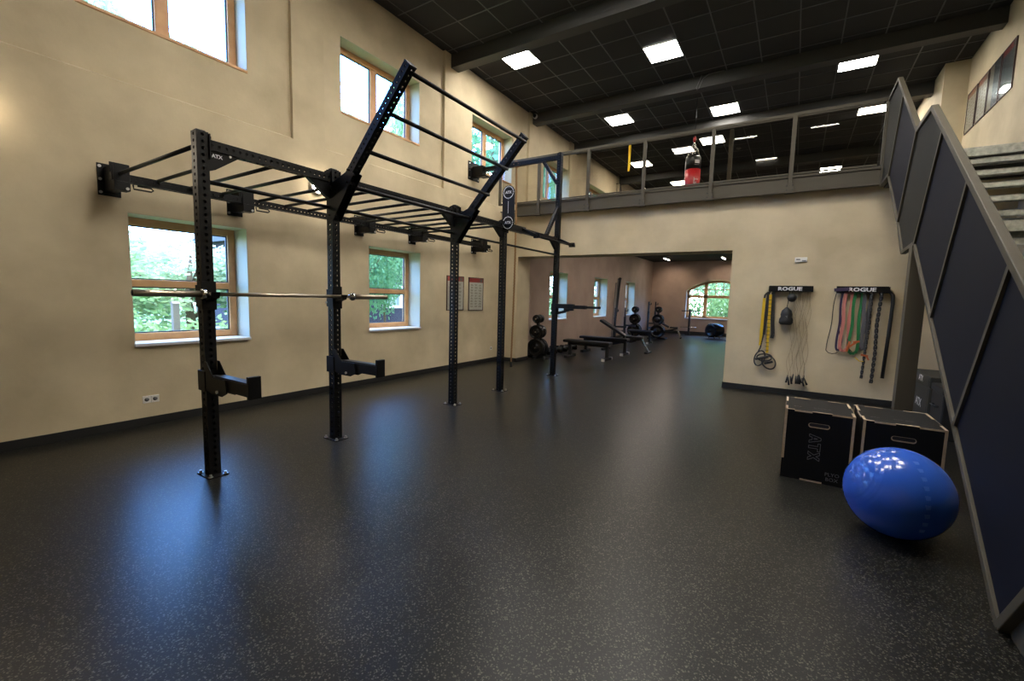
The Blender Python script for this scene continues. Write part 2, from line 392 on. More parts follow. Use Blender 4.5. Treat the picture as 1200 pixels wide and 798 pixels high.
# ------------------------------------------------------------------ windows
def make_window(n, y0, y1, z0, z1, mode, back=False):
    """timber window set deep in the left wall; mode 'h' = horizontal transom, 'v' = two casements"""
    xf = XL-.30; mb = MB(); fw = .085
    r = bpy.data.objects.new('window_%d' % n, None); COL.objects.link(r); r.location = (xf, (y0+y1)/2, z0); r['kind'] = 'structure'
    rv = MB(); t = .008
    xo = XL if mode == 'h' else XL-REC
    rv.box(xf, xo-.002, y0, y0+t, z0, z1); rv.box(xf, xo-.002, y1-t, y1, z0, z1); rv.box(xf, xo-.002, y0, y1, z1-t, z1)
    part(rv, 'reveal_lining', M['reveal'], r)
    a, b, c, d = y0+t, y1-t, z0+.01, z1-t
    fr = MB(); fr.box(xf-.07, xf, a, a+fw, c, d); fr.box(xf-.07, xf, b-fw, b, c, d); fr.box(xf-.07, xf, a+fw, b-fw, c, c+fw); fr.box(xf-.07, xf, a+fw, b-fw, d-fw, d)
    ym = (a+b)/2; zm = c+(d-c)*.475
    if mode == 'h': fr.box(xf-.07, xf, a+fw, b-fw, zm-.04, zm+.04)
    else: fr.box(xf-.07, xf, ym-.065, ym+.065, c+fw, d-fw)
    part(fr, 'frame', M['wood'], r, bevel=.006)
    cells = [(a+fw, b-fw, c+fw, zm-.04), (a+fw, b-fw, zm+.04, d-fw)] if mode == 'h' else [(a+fw, ym-.065, c+fw, d-fw), (ym+.065, b-fw, c+fw, d-fw)]
    se = MB()
    for p, q, u, v in cells:
        s_ = .013; X = (xf-.045, xf-.025)
        se.box(*X, p, p+s_, u, v); se.box(*X, q-s_, q, u, v); se.box(*X, p, q, u, u+s_); se.box(*X, p, q, v-s_, v)
        part(MB().box(xf-.040, xf-.036, p, q, u, v), 'pane', M['pane'], r)
    part(se, 'glazing_seal', M['seal'], r)
    si = MB().box(xf, XL+.03 if mode == 'h' else xo+.012, y0, y1, z0-.022, z0+.012)
    part(si, 'sill', M['sill'] if mode == 'h' else M['wood'], r, bevel=.005)
    return r
wn = 1
for a, b in LOWW+BACKW: make_window(wn, a, b, *LZ, 'h'); wn += 1
for a, b in UPW: make_window(wn, a, b, *UZ, 'v'); wn += 1
# arched back window
r = bpy.data.objects.new('window_%d' % wn, None); COL.objects.link(r); r.location = ((AX0+AX1)/2, YB+.2, AZ0); r['kind'] = 'structure'
fr = MB(); yA, yC = YB+.18, YB+.25; fw = .10
cx = [AX0+.02, AX0+(AX1-AX0)*.30, AX0+(AX1-AX0)*.70, AX1-.02]
fr.box(cx[0], cx[0]+fw, yA, yC, AZ0+.01, arch(cx[0]+.05)); fr.box(cx[3]-fw, cx[3], yA, yC, AZ0+.01, arch(cx[3]-.05))
for x in cx[1:3]: fr.box(x-.07, x+.07, yA, yC, AZ0+.01, arch(x)-.02)
fr.box(cx[0], cx[3], yA, yC, AZ0+.01, AZ0+.11); fr.box(cx[0], cx[3], yA, yC, 1.70, 1.82)
for i in range(n):
    xa, xb = AX0+(AX1-AX0)*i/n, AX0+(AX1-AX0)*(i+1)/n
    za, zb = arch(xa), arch(xb); vs = []
    for yy in (yA, yC): vs += [(xa, yy, za-.10), (xb, yy, zb-.10), (xb, yy, zb+.01), (xa, yy, za+.01)]
    fr.add(vs, [(0,1,2,3), (7,6,5,4), (0,4,5,1), (3,2,6,7), (0,3,7,4), (1,5,6,2)])
for i in range(3):                                  # thin glazing bars of the top lights
    xs = (cx[i]+.1, cx[i+1]-.07); m_ = 3 if i == 1 else 2
    for k in range(1, m_):
        x = xs[0]+(xs[1]-xs[0])*k/m_; fr.box(x-.014, x+.014, yA+.02, yC-.02, 1.82, arch(x)-.05)
fr.box(cx[0], cx[3], yA+.02, yC-.02, 2.08, 2.11)
part(fr, 'frame', M['wood'], r)
gp = MB(); ng = 12
gp.prism([(AX0+.03, AZ0+.03)]+[(AX1-.03, AZ0+.03)]+[(AX1-.03-(AX1-AX0-.06)*i/ng, arch(AX1-.03-(AX1-AX0-.06)*i/ng)-.03) for i in range(ng+1)], (0, YB+.215, 0), (1,0,0), (0,0,1), (0,1,0), .004)
part(gp, 'pane', M['pane'], r)
rv = MB(); rv.box(AX0, AX0+.008, YB, yA, AZ0, arch(AX0)); rv.box(AX1-.008, AX1, YB, yA, AZ0, arch(AX1))
for i in range(n):
    xa, xb = AX0+(AX1-AX0)*i/n, AX0+(AX1-AX0)*(i+1)/n; za, zb = arch(xa), arch(xb)
    rv.add([(xa, YB-.004, za-.008), (xb, YB-.004, zb-.008), (xb, yA, zb-.008), (xa, yA, za-.008), (xa, YB-.004, za+.03), (xb, YB-.004, zb+.03)], [(0,1,2,3), (0,4,5,1)])
part(rv, 'reveal_lining', M['reveal'], r)
part(MB().box(AX0, AX1, YB-.04, yA, AZ0-.03, AZ0+.012), 'sill', M['sill'], r, bevel=.005)

# ------------------------------------------------------------------ ceiling lights
def light_panel(x, y, label, z=H, double=False):
    r = rootat('ceiling_light', (x, y, z-.006), label, 'ceiling light', 'square ceiling light panels')
    f = MB(); a, b = .302, .285
    f.box(-a, a, -a, -b, -.012, 0); f.box(-a, a, b, a, -.012, 0); f.box(-a, -b, -b, b, -.012, 0); f.box(b, a, -b, b, -.012, 0)
    lpart(f, 'frame', M['white'], r)
    lpart(MB().box(-b, b, -b, b, -.009, -.004), 'diffuser', M['lamp'], r)
    return r
for x, y, lb in [
    (-4.815, 7.60, 'square lit ceiling panel closest to the left wall, just behind the big near beam'),
    (-2.387, 8.70, 'square lit ceiling panel above the gym floor, next to the loose wire loop'),
    (.660, 10.80, 'square lit ceiling panel touching the second beam, above the stair end of the balcony'),
    (-4.120, 11.33, 'square lit ceiling panel by the left wall above the balcony rail'),
    (-1.740, 11.92, 'square lit ceiling panel just above the balcony rail, right of the punching bag'),
    (1.215, 13.46, 'square lit ceiling panel at the top of the stair, cut by the stair guard'),
    (-4.70, 15.25, 'square lit ceiling panel seen through the balcony glass beside the yellow strap'),
    (-2.31, 13.95, 'square lit ceiling panel seen through the balcony glass right above the punching bag'),
    (-4.10, 18.30, 'low square lit ceiling panel seen through the glass left of the punching bag bottom'),
    (-1.11, 16.75, 'square lit ceiling panel seen through the glass between the doubled post and the next post'),
    (.67, 18.65, 'lowest right square lit ceiling panel seen just above the balcony edge'),
    (-3.2, 2.6, 'square ceiling panel light beside the front bay of the rig'), (-3.1, 5.35, 'square ceiling panel light over the middle bay of the rig'), (-1.5, 6.0, 'square ceiling panel light over the middle of the gym floor'),
    (.15, 5.9, 'square ceiling panel light before the far wall racks'), (.9, 4.6, 'square ceiling panel light over the lower stair flight'), (-1.5, 3.15, 'square ceiling panel light over the open floor'), (.3, 3.15, 'square ceiling panel light over the blue ball'),
    ]:
    light_panel(x, y, lb)
def wall_lamp(y, z, label):
    r = rootat('wall_lamp', (XL, y, z), label, 'wall lamp', 'round wall lamps on the left wall')
    b = MB(); b.lathe((0,0,0), (1,0,0), [(0, 0), (0, .125), (.03, .125), (.04, .105)], 32); lpart(b, 'backplate', M['white'], r)
    g = MB(); g.lathe((.03,0,0), (1,0,0), [(0, .105), (.03, .10), (.055, .07), (.065, 0)], 32); lpart(g, 'glass_dome', M['walllamp'], r)
wall_lamp(3.965, 3.01, 'round glowing white wall lamp behind the rig rail, beside the second upright')
wall_lamp(.775, 2.97, 'round wall lamp at the left photo edge, mostly its warm glow on the plaster')
def linear_lamp(x, y, label, mt='addedlamp'):
    r = rootat('linear_ceiling_lamp', (x, y, BACKC), label, 'ceiling lamp', 'linear lamps under the mezzanine')
    lpart(MB().box(-.045, .045, -.45, .45, -.05, 0), 'housing', M['white'], r)
    lpart(MB().box(-.035, .035, -.44, .44, -.056, -.048), 'diffuser', M[mt], r)
    return r
def wash(x, label, rm):
    ld = bpy.data.lights.new('wall_wash', 'SPOT'); ld.energy = 38; ld.spot_size = math.radians(95); ld.spot_blend = .8; ld.color = (1, .78, .58); ld.shadow_soft_size = .04
    lo = bpy.data.objects.new('spot_bulb', ld); COL.objects.link(lo); lo.parent = rm; lo.location = (0, .5, -.09)
    lo.rotation_euler = (math.radians(42), 0, 0)
for x, y, lb, ws in [(-4.84, 20.0, 'slim lit ceiling lamp before the back wall, left of the arched window', 1), (-2.60, 20.1, 'slim lit ceiling lamp above the arched window', 1),
    (-3.7, 12.5, 'added unseen slim lamp over the benches in the rear room', 0), (-3.7, 16.0, 'added unseen slim lamp over the middle of the rear room', 0), (-1.2, 14.0, 'added unseen slim lamp behind the far wall in the rear room', 0), (-1.2, 10.5, 'added unseen slim lamp just behind the opening, right side', 0), (-1.2, 18.0, 'added unseen slim lamp in the hidden rear corner', 0)]:  # lamps on this line are added out of sight to brighten the rear room
    rm = linear_lamp(x, y, lb, 'endlamp' if ws else 'addedlamp')
    if ws: wash(x, lb, rm)

# ------------------------------------------------------------------ the pull-up rig
RX, TW, ZR = -3.90, .085, 2.60
UY = [1.65, 2.80, 4.655, 5.82, 7.665]; UT = [2.685, 2.685, 2.685, 2.685, 4.20]
rig = rootat('pull_up_rig', (RX, 4.6, 0), 'long black perforated steel pull-up rig with monkey bars, bolted to the window wall', 'gym rig')
def rp(mb, name, mats=None, bevel=0, **k): return part(mb, name, mats or M['rack'], rig, bevel, **k)
for y, t in zip(UY, UT):
    u = rp(MB().perf((RX, y, .008), (RX, y, t), TW, side=(1, 0, 0)), 'upright', weld=True, solid=.004)
    bp = MB().box(RX-.105, RX+.105, y-.075, y+.075, 0, .008)
    ob = part(bp, 'base_plate', M['rack'], u, bevel=.002)
    bo = MB()
    for i in (-1, 1):
        for j in (-1, 1): bo.cyl((RX+i*.085, y+j*.055, .008), (RX+i*.085, y+j*.055, .03), .011, 8); bo.cyl((RX+i*.085, y+j*.055, .008), (RX+i*.085, y+j*.055, .013), .019, 10)
    parts(bo, 'anchor_bolt', M['bolt'], u, per=2, label='zinc anchor bolt')
    cap = MB().prism([(-.03, 0), (.03, 0), (.022, .012), (-.022, .012)], (RX, y-.03, t), (1,0,0), (0,0,1), (0,1,0), .06); part(cap, 'cap', M['matte'], u)
for i in range(4):                       # front rails between the uprights
    rp(MB().perf((RX, UY[i]+TW/2, ZR), (RX, UY[i+1]-TW/2, ZR), .075, side=(1, 0, 0)), 'front_rail', weld=True, solid=.004)
    for ye, s in ((UY[i], 1), (UY[i+1], -1)):
        fl_ = MB(); yy = ye+s*TW/2; fl_.box(RX-.06, RX+.06, yy, yy+s*.007, ZR-.11, ZR+.075)
        for zz in (-.085, .055): fl_.cyl((RX+.03, yy+s*.007, ZR+zz), (RX+.03, yy+s*.02, ZR+zz), .012, 8); fl_.cyl((RX-.03, yy+s*.007, ZR+zz), (RX-.03, yy+s*.02, ZR+zz), .012, 8)
        rp(fl_, 'rail_flange')
    b = MB().cyl((RX, UY[i]+.02, 2.325), (RX, UY[i+1]-.02, 2.325), .0165, 12); rp(b, 'pull_up_bar')
WX = -5.62
rp(MB().perf((WX, 1.60, 2.555), (WX, 7.85, 2.555), .075, side=(1, 0, 0)), 'wall_rail', weld=True, solid=.004)
for y in (1.66, 2.84, 4.68, 5.83, 7.64):  # wall brackets
    b = MB(); b.box(XL, XL+.008, y-.09, y+.09, 2.40, 2.71)
    b.box(XL+.008, WX-.04, y-.035, y+.055, 2.44, 2.68); b.box(WX-.06, WX+.055, y-.05, y+.075, 2.43, 2.515); b.box(WX+.038, WX+.05, y-.05, y+.075, 2.43, 2.68); b.box(WX-.06, WX-.045, y-.05, y+.075, 2.43, 2.70)
    wb_ = rp(b, 'wall_bracket', bevel=.003)
    bo = MB()
    for zz in (2.43, 2.555, 2.68): bo.cyl((XL+.008, y-.07, zz), (XL+.02, y-.07, zz), .014, 8)
    bo.cyl((WX+.05, y+.05, 2.45), (WX+.062, y+.05, 2.45), .014, 8)
    parts(bo, 'bolt', M['bolt'], wb_)
    hk = MB(); hy = y+.19
    hk.tube([(WX+.04, hy-.09, 2.50), (WX+.05, hy-.09, 2.46), (WX+.05, hy+.05, 2.46), (WX+.05, hy+.07, 2.475), (WX+.05, hy+.05, 2.495), (WX+.05, hy-.06, 2.495)], .008, 8)
    part(hk, 'ring_hook', M['rack'], wb_)
for y in (1.66, 1.97, 2.27, 2.58, 2.99, 3.32, 3.64, 3.97, 4.30, 4.60, 4.93, 5.24, 5.55, 5.80):
    b = MB().cyl((WX+.03, y, 2.585), (RX-.03, y, 2.60), .017, 12); b.box(RX-.05, RX-.036, y-.035, y+.035, 2.565, 2.64)
    rp(b, 'monkey_bar')
def gusset(y, s, name='gusset'):
    yy = y+s*TW/2; g = MB()
    g.prism([(0, 0), (s*.24, 0), (s*.20, -.03), (s*.05, -.14), (0, -.16)], (RX+.025, yy, ZR-.037), (0,1,0), (0,0,1), (-1,0,0), .05)
    o = rp(g, name, bevel=.003); return o
g0 = gusset(UY[0], 1)
part(text_mesh('ATX', .038, (RX+.026, UY[0]+.105, ZR-.075), (0,1,0), (0,0,1), (1,0,0), .002, .0015), 'logo', M['print'], g0)['label'] = 'white letters on the gusset'
bo = MB().cyl((RX+.026, UY[0]+.20, ZR-.052), (RX+.034, UY[0]+.20, ZR-.052), .009, 8); part(bo, 'bolt', M['bolt'], g0)
gusset(UY[1], -1); gusset(UY[1], 1); gusset(UY[2], -1); gusset(UY[3], -1); gusset(UY[4], -1)
for y in (UY[1], UY[2]):                  # outward leaning arms
    a0, a1 = Vector((RX+.005, y, 2.32)), Vector((-2.855, y, 3.405))
    ar = rp(MB().perf(a0, a1, .08, side=(0, 1, 0), hole=.0105), 'angled_arm', weld=True, solid=.004)
    pl = MB()
    for yy in (y-.047, y+.041): pl.prism([(RX-.02, 2.20), (RX+.06, 2.20), (-3.52, 2.60), (-3.61, 2.64), (RX+.07, 2.56), (RX-.02, 2.56)], (0, yy, 0), (1,0,0), (0,0,1), (0,1,0), .006)
    for x, z in ((RX+.01, 2.25), (RX+.01, 2.60), (-3.60, 2.64), (-3.62, 2.53), (-3.80, 2.45)): pl.cyl((x, y-.064, z), (x, y+.064, z), .011, 8)
    part(pl, 'gusset_plate', M['rack'], ar, bevel=.002)
    d = (a1-a0).normalized(); cp = MB().bar(a1, a1+d*.012, .084, .084, up=(0, 1, 0)); part(cp, 'end_cap', M['matte'], ar)
for x, z in ((-3.625, 2.495), (-3.345, 2.765), (-3.075, 3.045), (-2.825, 3.325)):
    rp(MB().cyl((x-.01, UY[1], z+.01), (x-.01, UY[2], z+.01), .0185, 14), 'arm_rung')
# tall rear frame: cross beam to the wall, braces
rp(MB().perf((-5.72, UY[4], 4.125), (RX-TW/2, UY[4], 4.125), .075, side=(0, 1, 0)), 'cross_beam', weld=True, solid=.004)
b = MB(); y = UY[4]; xp = XL-REC
b.box(xp, xp+.01, y-.19, y+.19, 3.93, 4.30); b.box(xp+.01, -5.66, y-.07, y+.07, 3.99, 4.20); b.box(-5.74, -5.58, y-.09, y+.09, 3.97, 4.00)
wb_ = rp(b, 'wall_bracket', bevel=.003); bo = MB()
for i in (-.15, .15):
    for zz in (3.97, 4.115, 4.26): bo.cyl((xp+.01, y+i, zz), (xp+.022, y+i, zz), .014, 8)
parts(bo, 'bolt', M['bolt'], wb_)
hk = MB().tube([(-5.52, y-.045, 4.05), (-5.52, y-.06, 4.02), (-5.36, y-.06, 4.02), (-5.34, y-.06, 4.045), (-5.36, y-.06, 4.06), (-5.5, y-.06, 4.06)], .008, 8); part(hk, 'ring_hook', M['rack'], wb_)
rp(MB().perf((-4.24, y, 4.085), (RX-.04, y, 3.65), .06, side=(0, 1, 0)), 'brace', weld=True, solid=.004)
rp(MB().perf((RX, 7.22, 2.64), (RX, y-.04, 3.19), .06, side=(1, 0, 0)), 'brace', weld=True, solid=.004)
# offset pull-up bar beyond the fourth upright
b = MB()
for ya in (6.33, 7.66): b.bar((RX+.02, ya, ZR+.02), (-3.58, ya, 2.49), .075, .05); b.prism([(-.06, -.03), (.06, -.03), (.045, .05), (-.06, .05)], (-3.585, ya-.02, 2.49), (1,0,0), (0,0,1), (0,1,0), .04)
sl_ = MB().box(RX-.048, RX+.048, 5.95, 6.42, ZR-.045, ZR+.055); hx = rp(sl_, 'offset_bar_mount', bevel=.003)
parts(b, 'offset_bar_arm', M['rack'], hx, per=2, bevel=.003)
part(MB().cyl((-3.585, 6.33, 2.49), (-3.585, 7.66, 2.49), .0165, 12), 'offset_pull_up_bar', M['rack'], hx)
# target board on the fourth upright
tb = MB(); cx_, hw_ = -3.785, .105; yb = UY[3]-.06
outl = []
for k in range(13): th = math.pi*k/12; outl.append((hw_*math.cos(th), .225+hw_*math.sin(th)))
for k in range(13): th = math.pi+math.pi*k/12; outl.append((hw_*math.cos(th), -.225+hw_*math.sin(th)))
tb.prism(outl, (cx_, yb, 2.855), (1,0,0), (0,0,1), (0,1,0), .02); tb.box(cx_-.1, cx_, yb+.02, yb+.05, 2.55, 2.66)
tbo = rp(tb, 'target_board'); mk = MB()
for zc in (3.08, 2.63):
    for q in range(4): mk.ring((cx_, yb, zc), (1,0,0), (0,0,1), (0,-1,0), .082, .092, .002, q*math.pi/2+.17, (q+1)*math.pi/2-.17, 8)
    for q in range(4):
        e = (math.cos(q*math.pi/2), math.sin(q*math.pi/2)); mk.bar((cx_+e[0]*.075, yb-.001, zc+e[1]*.075), (cx_+e[0]*.10, yb-.001, zc+e[1]*.10), .007, .002, up=(0,1,0))
mk.box(cx_-.003, cx_+.003, yb-.002, yb, 2.77, 2.95)
part(mk, 'target_rings', M['print'], tbo)['label'] = 'two broken white target rings'
for zc in (3.08, 2.63): part(text_mesh('ATX', .055, (cx_, yb, zc), (1,0,0), (0,0,1), (0,-1,0), .002, .0015), 'logo', M['print'], tbo)
# J-cups, safety arms and the lever arm
for y in (UY[0], UY[1]):
    s = RX+TW/2
    j = MB(); j.box(RX-.052, s+.012, y-.052, y-.044, 1.36, 1.53); j.box(RX-.052, s+.012, y+.044, y+.052, 1.36, 1.53); j.box(s, s+.012, y-.052, y+.052, 1.34, 1.56)
    j.prism([(0, 0), (.10, .03), (.115, .075), (.098, .075), (.085, .048), (0, .043)], (s+.012, y-.03, 1.405), (1,0,0), (0,0,1), (0,1,0), .06)
    jo = rp(j, 'j_cup', bevel=.002)
    part(MB().cyl((RX-.05, y-.06, 1.40), (RX-.05, y+.075, 1.40), .010, 10), 'lock_pin', M['bolt'], jo)
    a = MB(); a.box(RX-.055, s+.012, y-.056, y-.046, .70, .86); a.box(RX-.055, s+.012, y+.046, y+.056, .70, .86); a.box(RX-.062, RX-.05, y-.056, y+.056, .70, .86)
    a.box(s, s+.63, y-.038, y+.038, .735, .825)
    for yy in (y-.05, y+.042): a.prism([(0, -.02), (0, .20), (.03, .20), (.13, .09), (.32, .09), (.34, -.01), (.26, -.045), (.10, -.045)], (s, yy, .735), (1,0,0), (0,0,1), (0,1,0), .008)
    a.box(s+.615, s+.645, y-.045, y+.045, .72, .885)
    ao = rp(a, 'safety_arm', bevel=.003)
    part(MB().box(s+.13, s+.60, y-.034, y+.034, .825, .837), 'liner', M['vinyl'], ao)
    part(MB().cyl((s+.20, y-.06, .72), (s+.20, y+.06, .72), .012, 10), 'lock_pin', M['bolt'], ao)
y = UY[4]; z = 1.335
lv = MB(); lv.box(RX-.055, RX+.055, y-.055, y-.045, 1.20, 1.40); lv.box(RX-.055, RX+.055, y+.045, y+.055, 1.20, 1.40)
lv.box(RX+.045, -3.50, y-.045, y+.045, z-.02, z+.065); lv.box(-3.50, -3.25, y-.038, y+.038, z-.022, z+.045); lv.box(-3.25, -2.98, y-.03, y+.03, z-.008, z+.036)
lv.bar((RX+.05, y, 1.215), (-3.68, y, 1.255), .06, .045); lv.bar((-3.70, y, 1.25), (-3.55, y, 1.30), .05, .035); lv.box(-3.70, -3.51, y-.03, y+.03, 1.275, 1.315)
rp(lv, 'lever_arm', bevel=.004)

# barbell in the J-cups
BX, BZ = RX+TW/2+.06, 1.462
bb = rootat('barbell', (BX, 2.27, BZ), 'steel barbell without plates resting across the front two rig uprights', 'barbell')
part(MB().cyl((BX, 1.58, BZ), (BX, 2.98, BZ), .0155, 16), 'shaft', M['barsteel'], bb)
for y0, y1, s in ((1.16, 1.575, 1), (2.955, 3.385, -1)):
    sl = MB(); ye = y0 if s > 0 else y1; yi = y1 if s > 0 else y0
    sl.lathe((BX, ye, BZ), (0, s, 0), [(0, 0), (0, .022), (.004, .025), (abs(yi-ye), .025), (abs(yi-ye), .0)], 20)
    so = part(sl, 'sleeve', M['barsteel'], bb)
    part(MB().lathe((BX, yi, BZ), (0, s, 0), [(0, .0), (0, .036), (.008, .039), (.028, .039), (.032, .030), (.045, .028), (.045, 0)], 20), 'collar', M['chrome'], so)
    part(MB().lathe((BX, ye, BZ), (0, s, 0), [(-.002, 0), (-.002, .020), (.002, .020)], 20), 'end_cap', M['matte'], so)

# climbing rope on the cross beam
rpz = MB(); rx_, ry_ = -4.87, UY[4]; pts = []
tw = MB()
for i in range(241):
    z_ = .16+(4.085-.16)*i/240; pts.append((rx_+.03*math.sin(i*.012), ry_, z_))
for ph in range(3):
    tw.tube([(p[0]+.0095*math.cos(k*.6+ph*2.094), p[1]+.0095*math.sin(k*.6+ph*2.094), p[2]) for k, p in enumerate(pts)], .0105, 6)
ro = rootat('climbing_rope', (rx_, ry_, .08), 'thin brown climbing rope hanging from the tall rear rig frame to the floor', 'rope')
part(tw, 'rope_strand', M['rope'], ro)
part(MB().lathe((rx_, ry_, .06), (0,0,1), [(0, 0), (0, .024), (.10, .024), (.11, .019), (.11, 0)], 14), 'end_whipping', M['matte'], ro)
part(MB().ring((rx_+.0075, ry_-.03, 4.125), (1,0,0), (0,0,1), (0,1,0), .052, .062, .06, n=20), 'sling', M['rope'], ro)

# ------------------------------------------------------------------ posters, sockets on the walls
def poster(org, ua, ub, un, wd, ht, label, group, head, sheet, ink, rows, cols):
    r = rootat('framed_poster', Vector(org), label, 'poster', group)
    O_ = Vector(org); ua, ub, un = Vector(ua), Vector(ub), Vector(un); t = .014
    f = MB()
    f.prism([(0, 0), (wd, 0), (wd, t), (0, t)], O_, ua, ub, un, .02); f.prism([(0, ht-t), (wd, ht-t), (wd, ht), (0, ht)], O_, ua, ub, un, .02)
    f.prism([(0, t), (t, t), (t, ht-t), (0, ht-t)], O_, ua, ub, un, .02); f.prism([(wd-t, t), (wd, t), (wd, ht-t), (wd-t, ht-t)], O_, ua, ub, un, .02)
    part(f, 'frame', M['frame'], r)
    part(MB().prism([(t, t), (wd-t, t), (wd-t, ht-t), (t, ht-t)], O_, ua, ub, un, .012), 'sheet', M[sheet], r)
    if head:
        part(MB().prism([(t, ht-.105), (wd-t, ht-.105), (wd-t, ht-t), (t, ht-t)], O_+un*.012, ua, ub, un, .001), 'title_band', M['redhead'], r)
        part(MB().prism([(wd-.12, ht-.095), (wd-.04, ht-.095), (wd-.04, ht-.025), (wd-.12, ht-.025)], O_+un*.0132, ua, ub, un, .001), 'emblem', M['ink'], r)
    pr = MB(); rnd = random.Random(hash(label) % 1000 if False else len(label))
    h0, h1 = t+.05, ht-.13
    for i in range(rows):
        zb = h0+(h1-h0)*i/rows; rh = (h1-h0)/rows
        for j in range(cols):
            xb = t+.03+(wd-2*t-.06)*j/cols; cw = (wd-2*t-.06)/cols
            for k in range(3):
                a = xb+cw*.1+rnd.random()*cw*.2; b = xb+cw*(.6+.3*rnd.random()); z_ = zb+rh*(.2+.2*k)
                pr.prism([(a, z_), (b, z_), (b, z_+rh*.10), (a, z_+rh*.10)], O_+un*.0122, ua, ub, un, .0006)
    part(pr, 'printed_rows', M[ink], r)
    part(MB().prism([(t, t), (wd-t, t), (wd-t, ht-t), (t, ht-t)], O_+un*.0145, ua, ub, un, .002), 'glazing', M['pane'], r)
    return r
poster((XL, 6.78, 1.20), (0,1,0), (0,0,1), (1,0,0), .53, .70, 'framed exercise chart with red title, half hidden behind the third rig upright', 'exercise charts on the left wall', True, 'paper', 'ink', 7, 3)
poster((XL, 7.48, 1.19), (0,1,0), (0,0,1), (1,0,0), .52, .71, 'framed exercise chart with red title, in full view past the third rig upright', 'exercise charts on the left wall', True, 'paper', 'ink', 9, 3)
for (y1, y0), lb, hd, sh, ink in [((9.94, 9.44), 'framed dark poster nearest the viewer above the stair, red title', True, 'darkpaper', 'greyprint'),
    ((10.48, 9.98), 'framed dark poster above the stair without a red title', False, 'darkpaper', 'greyprint'),
    ((11.00, 10.52), 'framed pale poster above the stair, touching the dark poster without title', True, 'paper', 'ink'),
    ((11.56, 11.06), 'framed pale poster above the stair, closest to the pilaster', True, 'paper', 'ink')]:
    poster((XR_, y1, 4.685), (0,-1,0), (0,0,1), (-1,0,0), y1-y0, .71, lb, 'framed posters on the upper right wall', hd, sh, ink, 9, 3)
def socket(y, z, n_, label):
    r = rootat('wall_socket', (XL, y, z), label, 'wall socket')
    for i in range(n_):
        yy = y+(i-(n_-1)/2)*.075; b = MB().box(XL, XL+.010, yy-.037, yy+.037, z-.04, z+.04)
        fr_ = part(b, 'faceplate', M['white'], r, bevel=.003)
        part(MB().lathe((XL+.0098, yy, z), (1,0,0), [(0, 0), (.001, .021), (.001, 0)], 16), 'outlet', M['greyprint'], fr_)
socket(1.905, .285, 2, 'white double wall socket low on the wall below the first lower window')
socket(8.36, .31, 1, 'small white wall socket above the skirting between third and fourth rig uprights')
tm = rootat('wall_controller', (.03, YM, 2.235), 'small white controller box with dark display high on the far wall', 'controller')
part(MB().box(-.055, .115, YM-.025, YM, 2.195, 2.27), 'housing', M['white'], tm, bevel=.004)
part(MB().box(-.035, .02, YM-.028, YM-.025, 2.225, 2.245), 'display', M['greyprint'], tm)
part(MB().box(.045, .10, YM-.028, YM-.025, 2.205, 2.222), 'button', M['greyprint'], tm)
# security camera on the second beam
sc = rootat('security_camera', (-5.80, 10.0, 5.93), 'small white dome camera at the wall end of the second beam', 'camera')
part(MB().lathe((-5.80, 9.98, 6.0), (0,-1,0), [(0, 0), (0, .06), (.05, .06), (.06, .045)], 20), 'housing', M['white'], sc)
part(MB().lathe((-5.80, 9.92, 6.0), (0,-1,0), [(0, .045), (.025, .035), (.035, 0)], 20), 'dome', M['matte'], sc)
# loose wire loop under the ceiling
lp = MB(); lp.tube([(-1.52, 9.95, H-.01), (-1.80, 9.93, H-.03), (-1.90, 9.93, H-.09), (-1.97, 9.93, H-.26), (-2.0, 9.93, H-.30), (-2.02, 9.93, H-.24), (-1.96, 9.93, H-.10), (-1.93, 9.93, H-.02)], .006, 6)
single(lp, 'wire_loop', M['greyprint'], 'thin loose grey wire looping down beside the second ceiling beam', 'wire', base=(-1.9, 9.93, H-.02))
sd = rootat('smoke_detector', (-1.74, 14.98, H-.006), 'small round smoke detector on the ceiling right of the doubled balcony post', 'smoke detector')
part(MB().lathe((-1.74, 14.98, H-.006), (0,0,-1), [(0, 0), (0, .06), (.02, .06), (.035, .04), (.04, 0)], 20), 'housing', M['greyprint'], sd)

# ------------------------------------------------------------------ balcony guard
bg = rootat('balcony_railing', (-2.4, 8.58, 3.3), 'grey steel balcony railing with glass panels along the mezzanine edge', 'railing')
GY, GT = 8.52, 4.51
def gpart(mb, nm, mt='steel_paint', bevel=.004): return part(mb, nm, M[mt], bg, bevel)
gpart(MB().box(-5.86, .96, GY-.025, GY+.035, GT-.05, GT), 'handrail')
posts = [-4.82, -3.69, -2.57, -1.39, -.21]
for x in posts:
    p = gpart(MB().box(x-.03, x+.03, GY-.03, GY+.02, 3.30, GT-.05), 'post')
    pb = MB().box(x-.055, x+.055, GY-.05, GY-.028, 3.29, 3.42); pb.box(x-.065, x+.065, GY-.05, GY+.02, 3.272, 3.29)
    part(pb, 'post_bracket', M['steel_paint'], p)
    bo = MB()
    for sx_ in (-.04, .04): bo.cyl((x+sx_, GY-.062, 3.32), (x+sx_, GY-.05, 3.32), .01, 8); bo.cyl((x+sx_, GY-.062, 3.39), (x+sx_, GY-.05, 3.39), .01, 8)
    parts(bo, 'bolt', M['matte'], p)
gpart(MB().box(-1.165, -1.10, 8.66, 8.72, MEZ, GT-.03), 'post')
gpart(MB().box(.90, .95, GY-.03, GY+.03, 3.56, GT-.05), 'post')
b = MB().box(-5.85, -5.80, GY-.025, GY+.025, 3.56, GT-.05); b.box(-5.80, -5.40, GY-.02, GY+.02, 3.56, 3.60); gpart(b, 'end_frame')
gx = [-5.80]+posts+[.90]
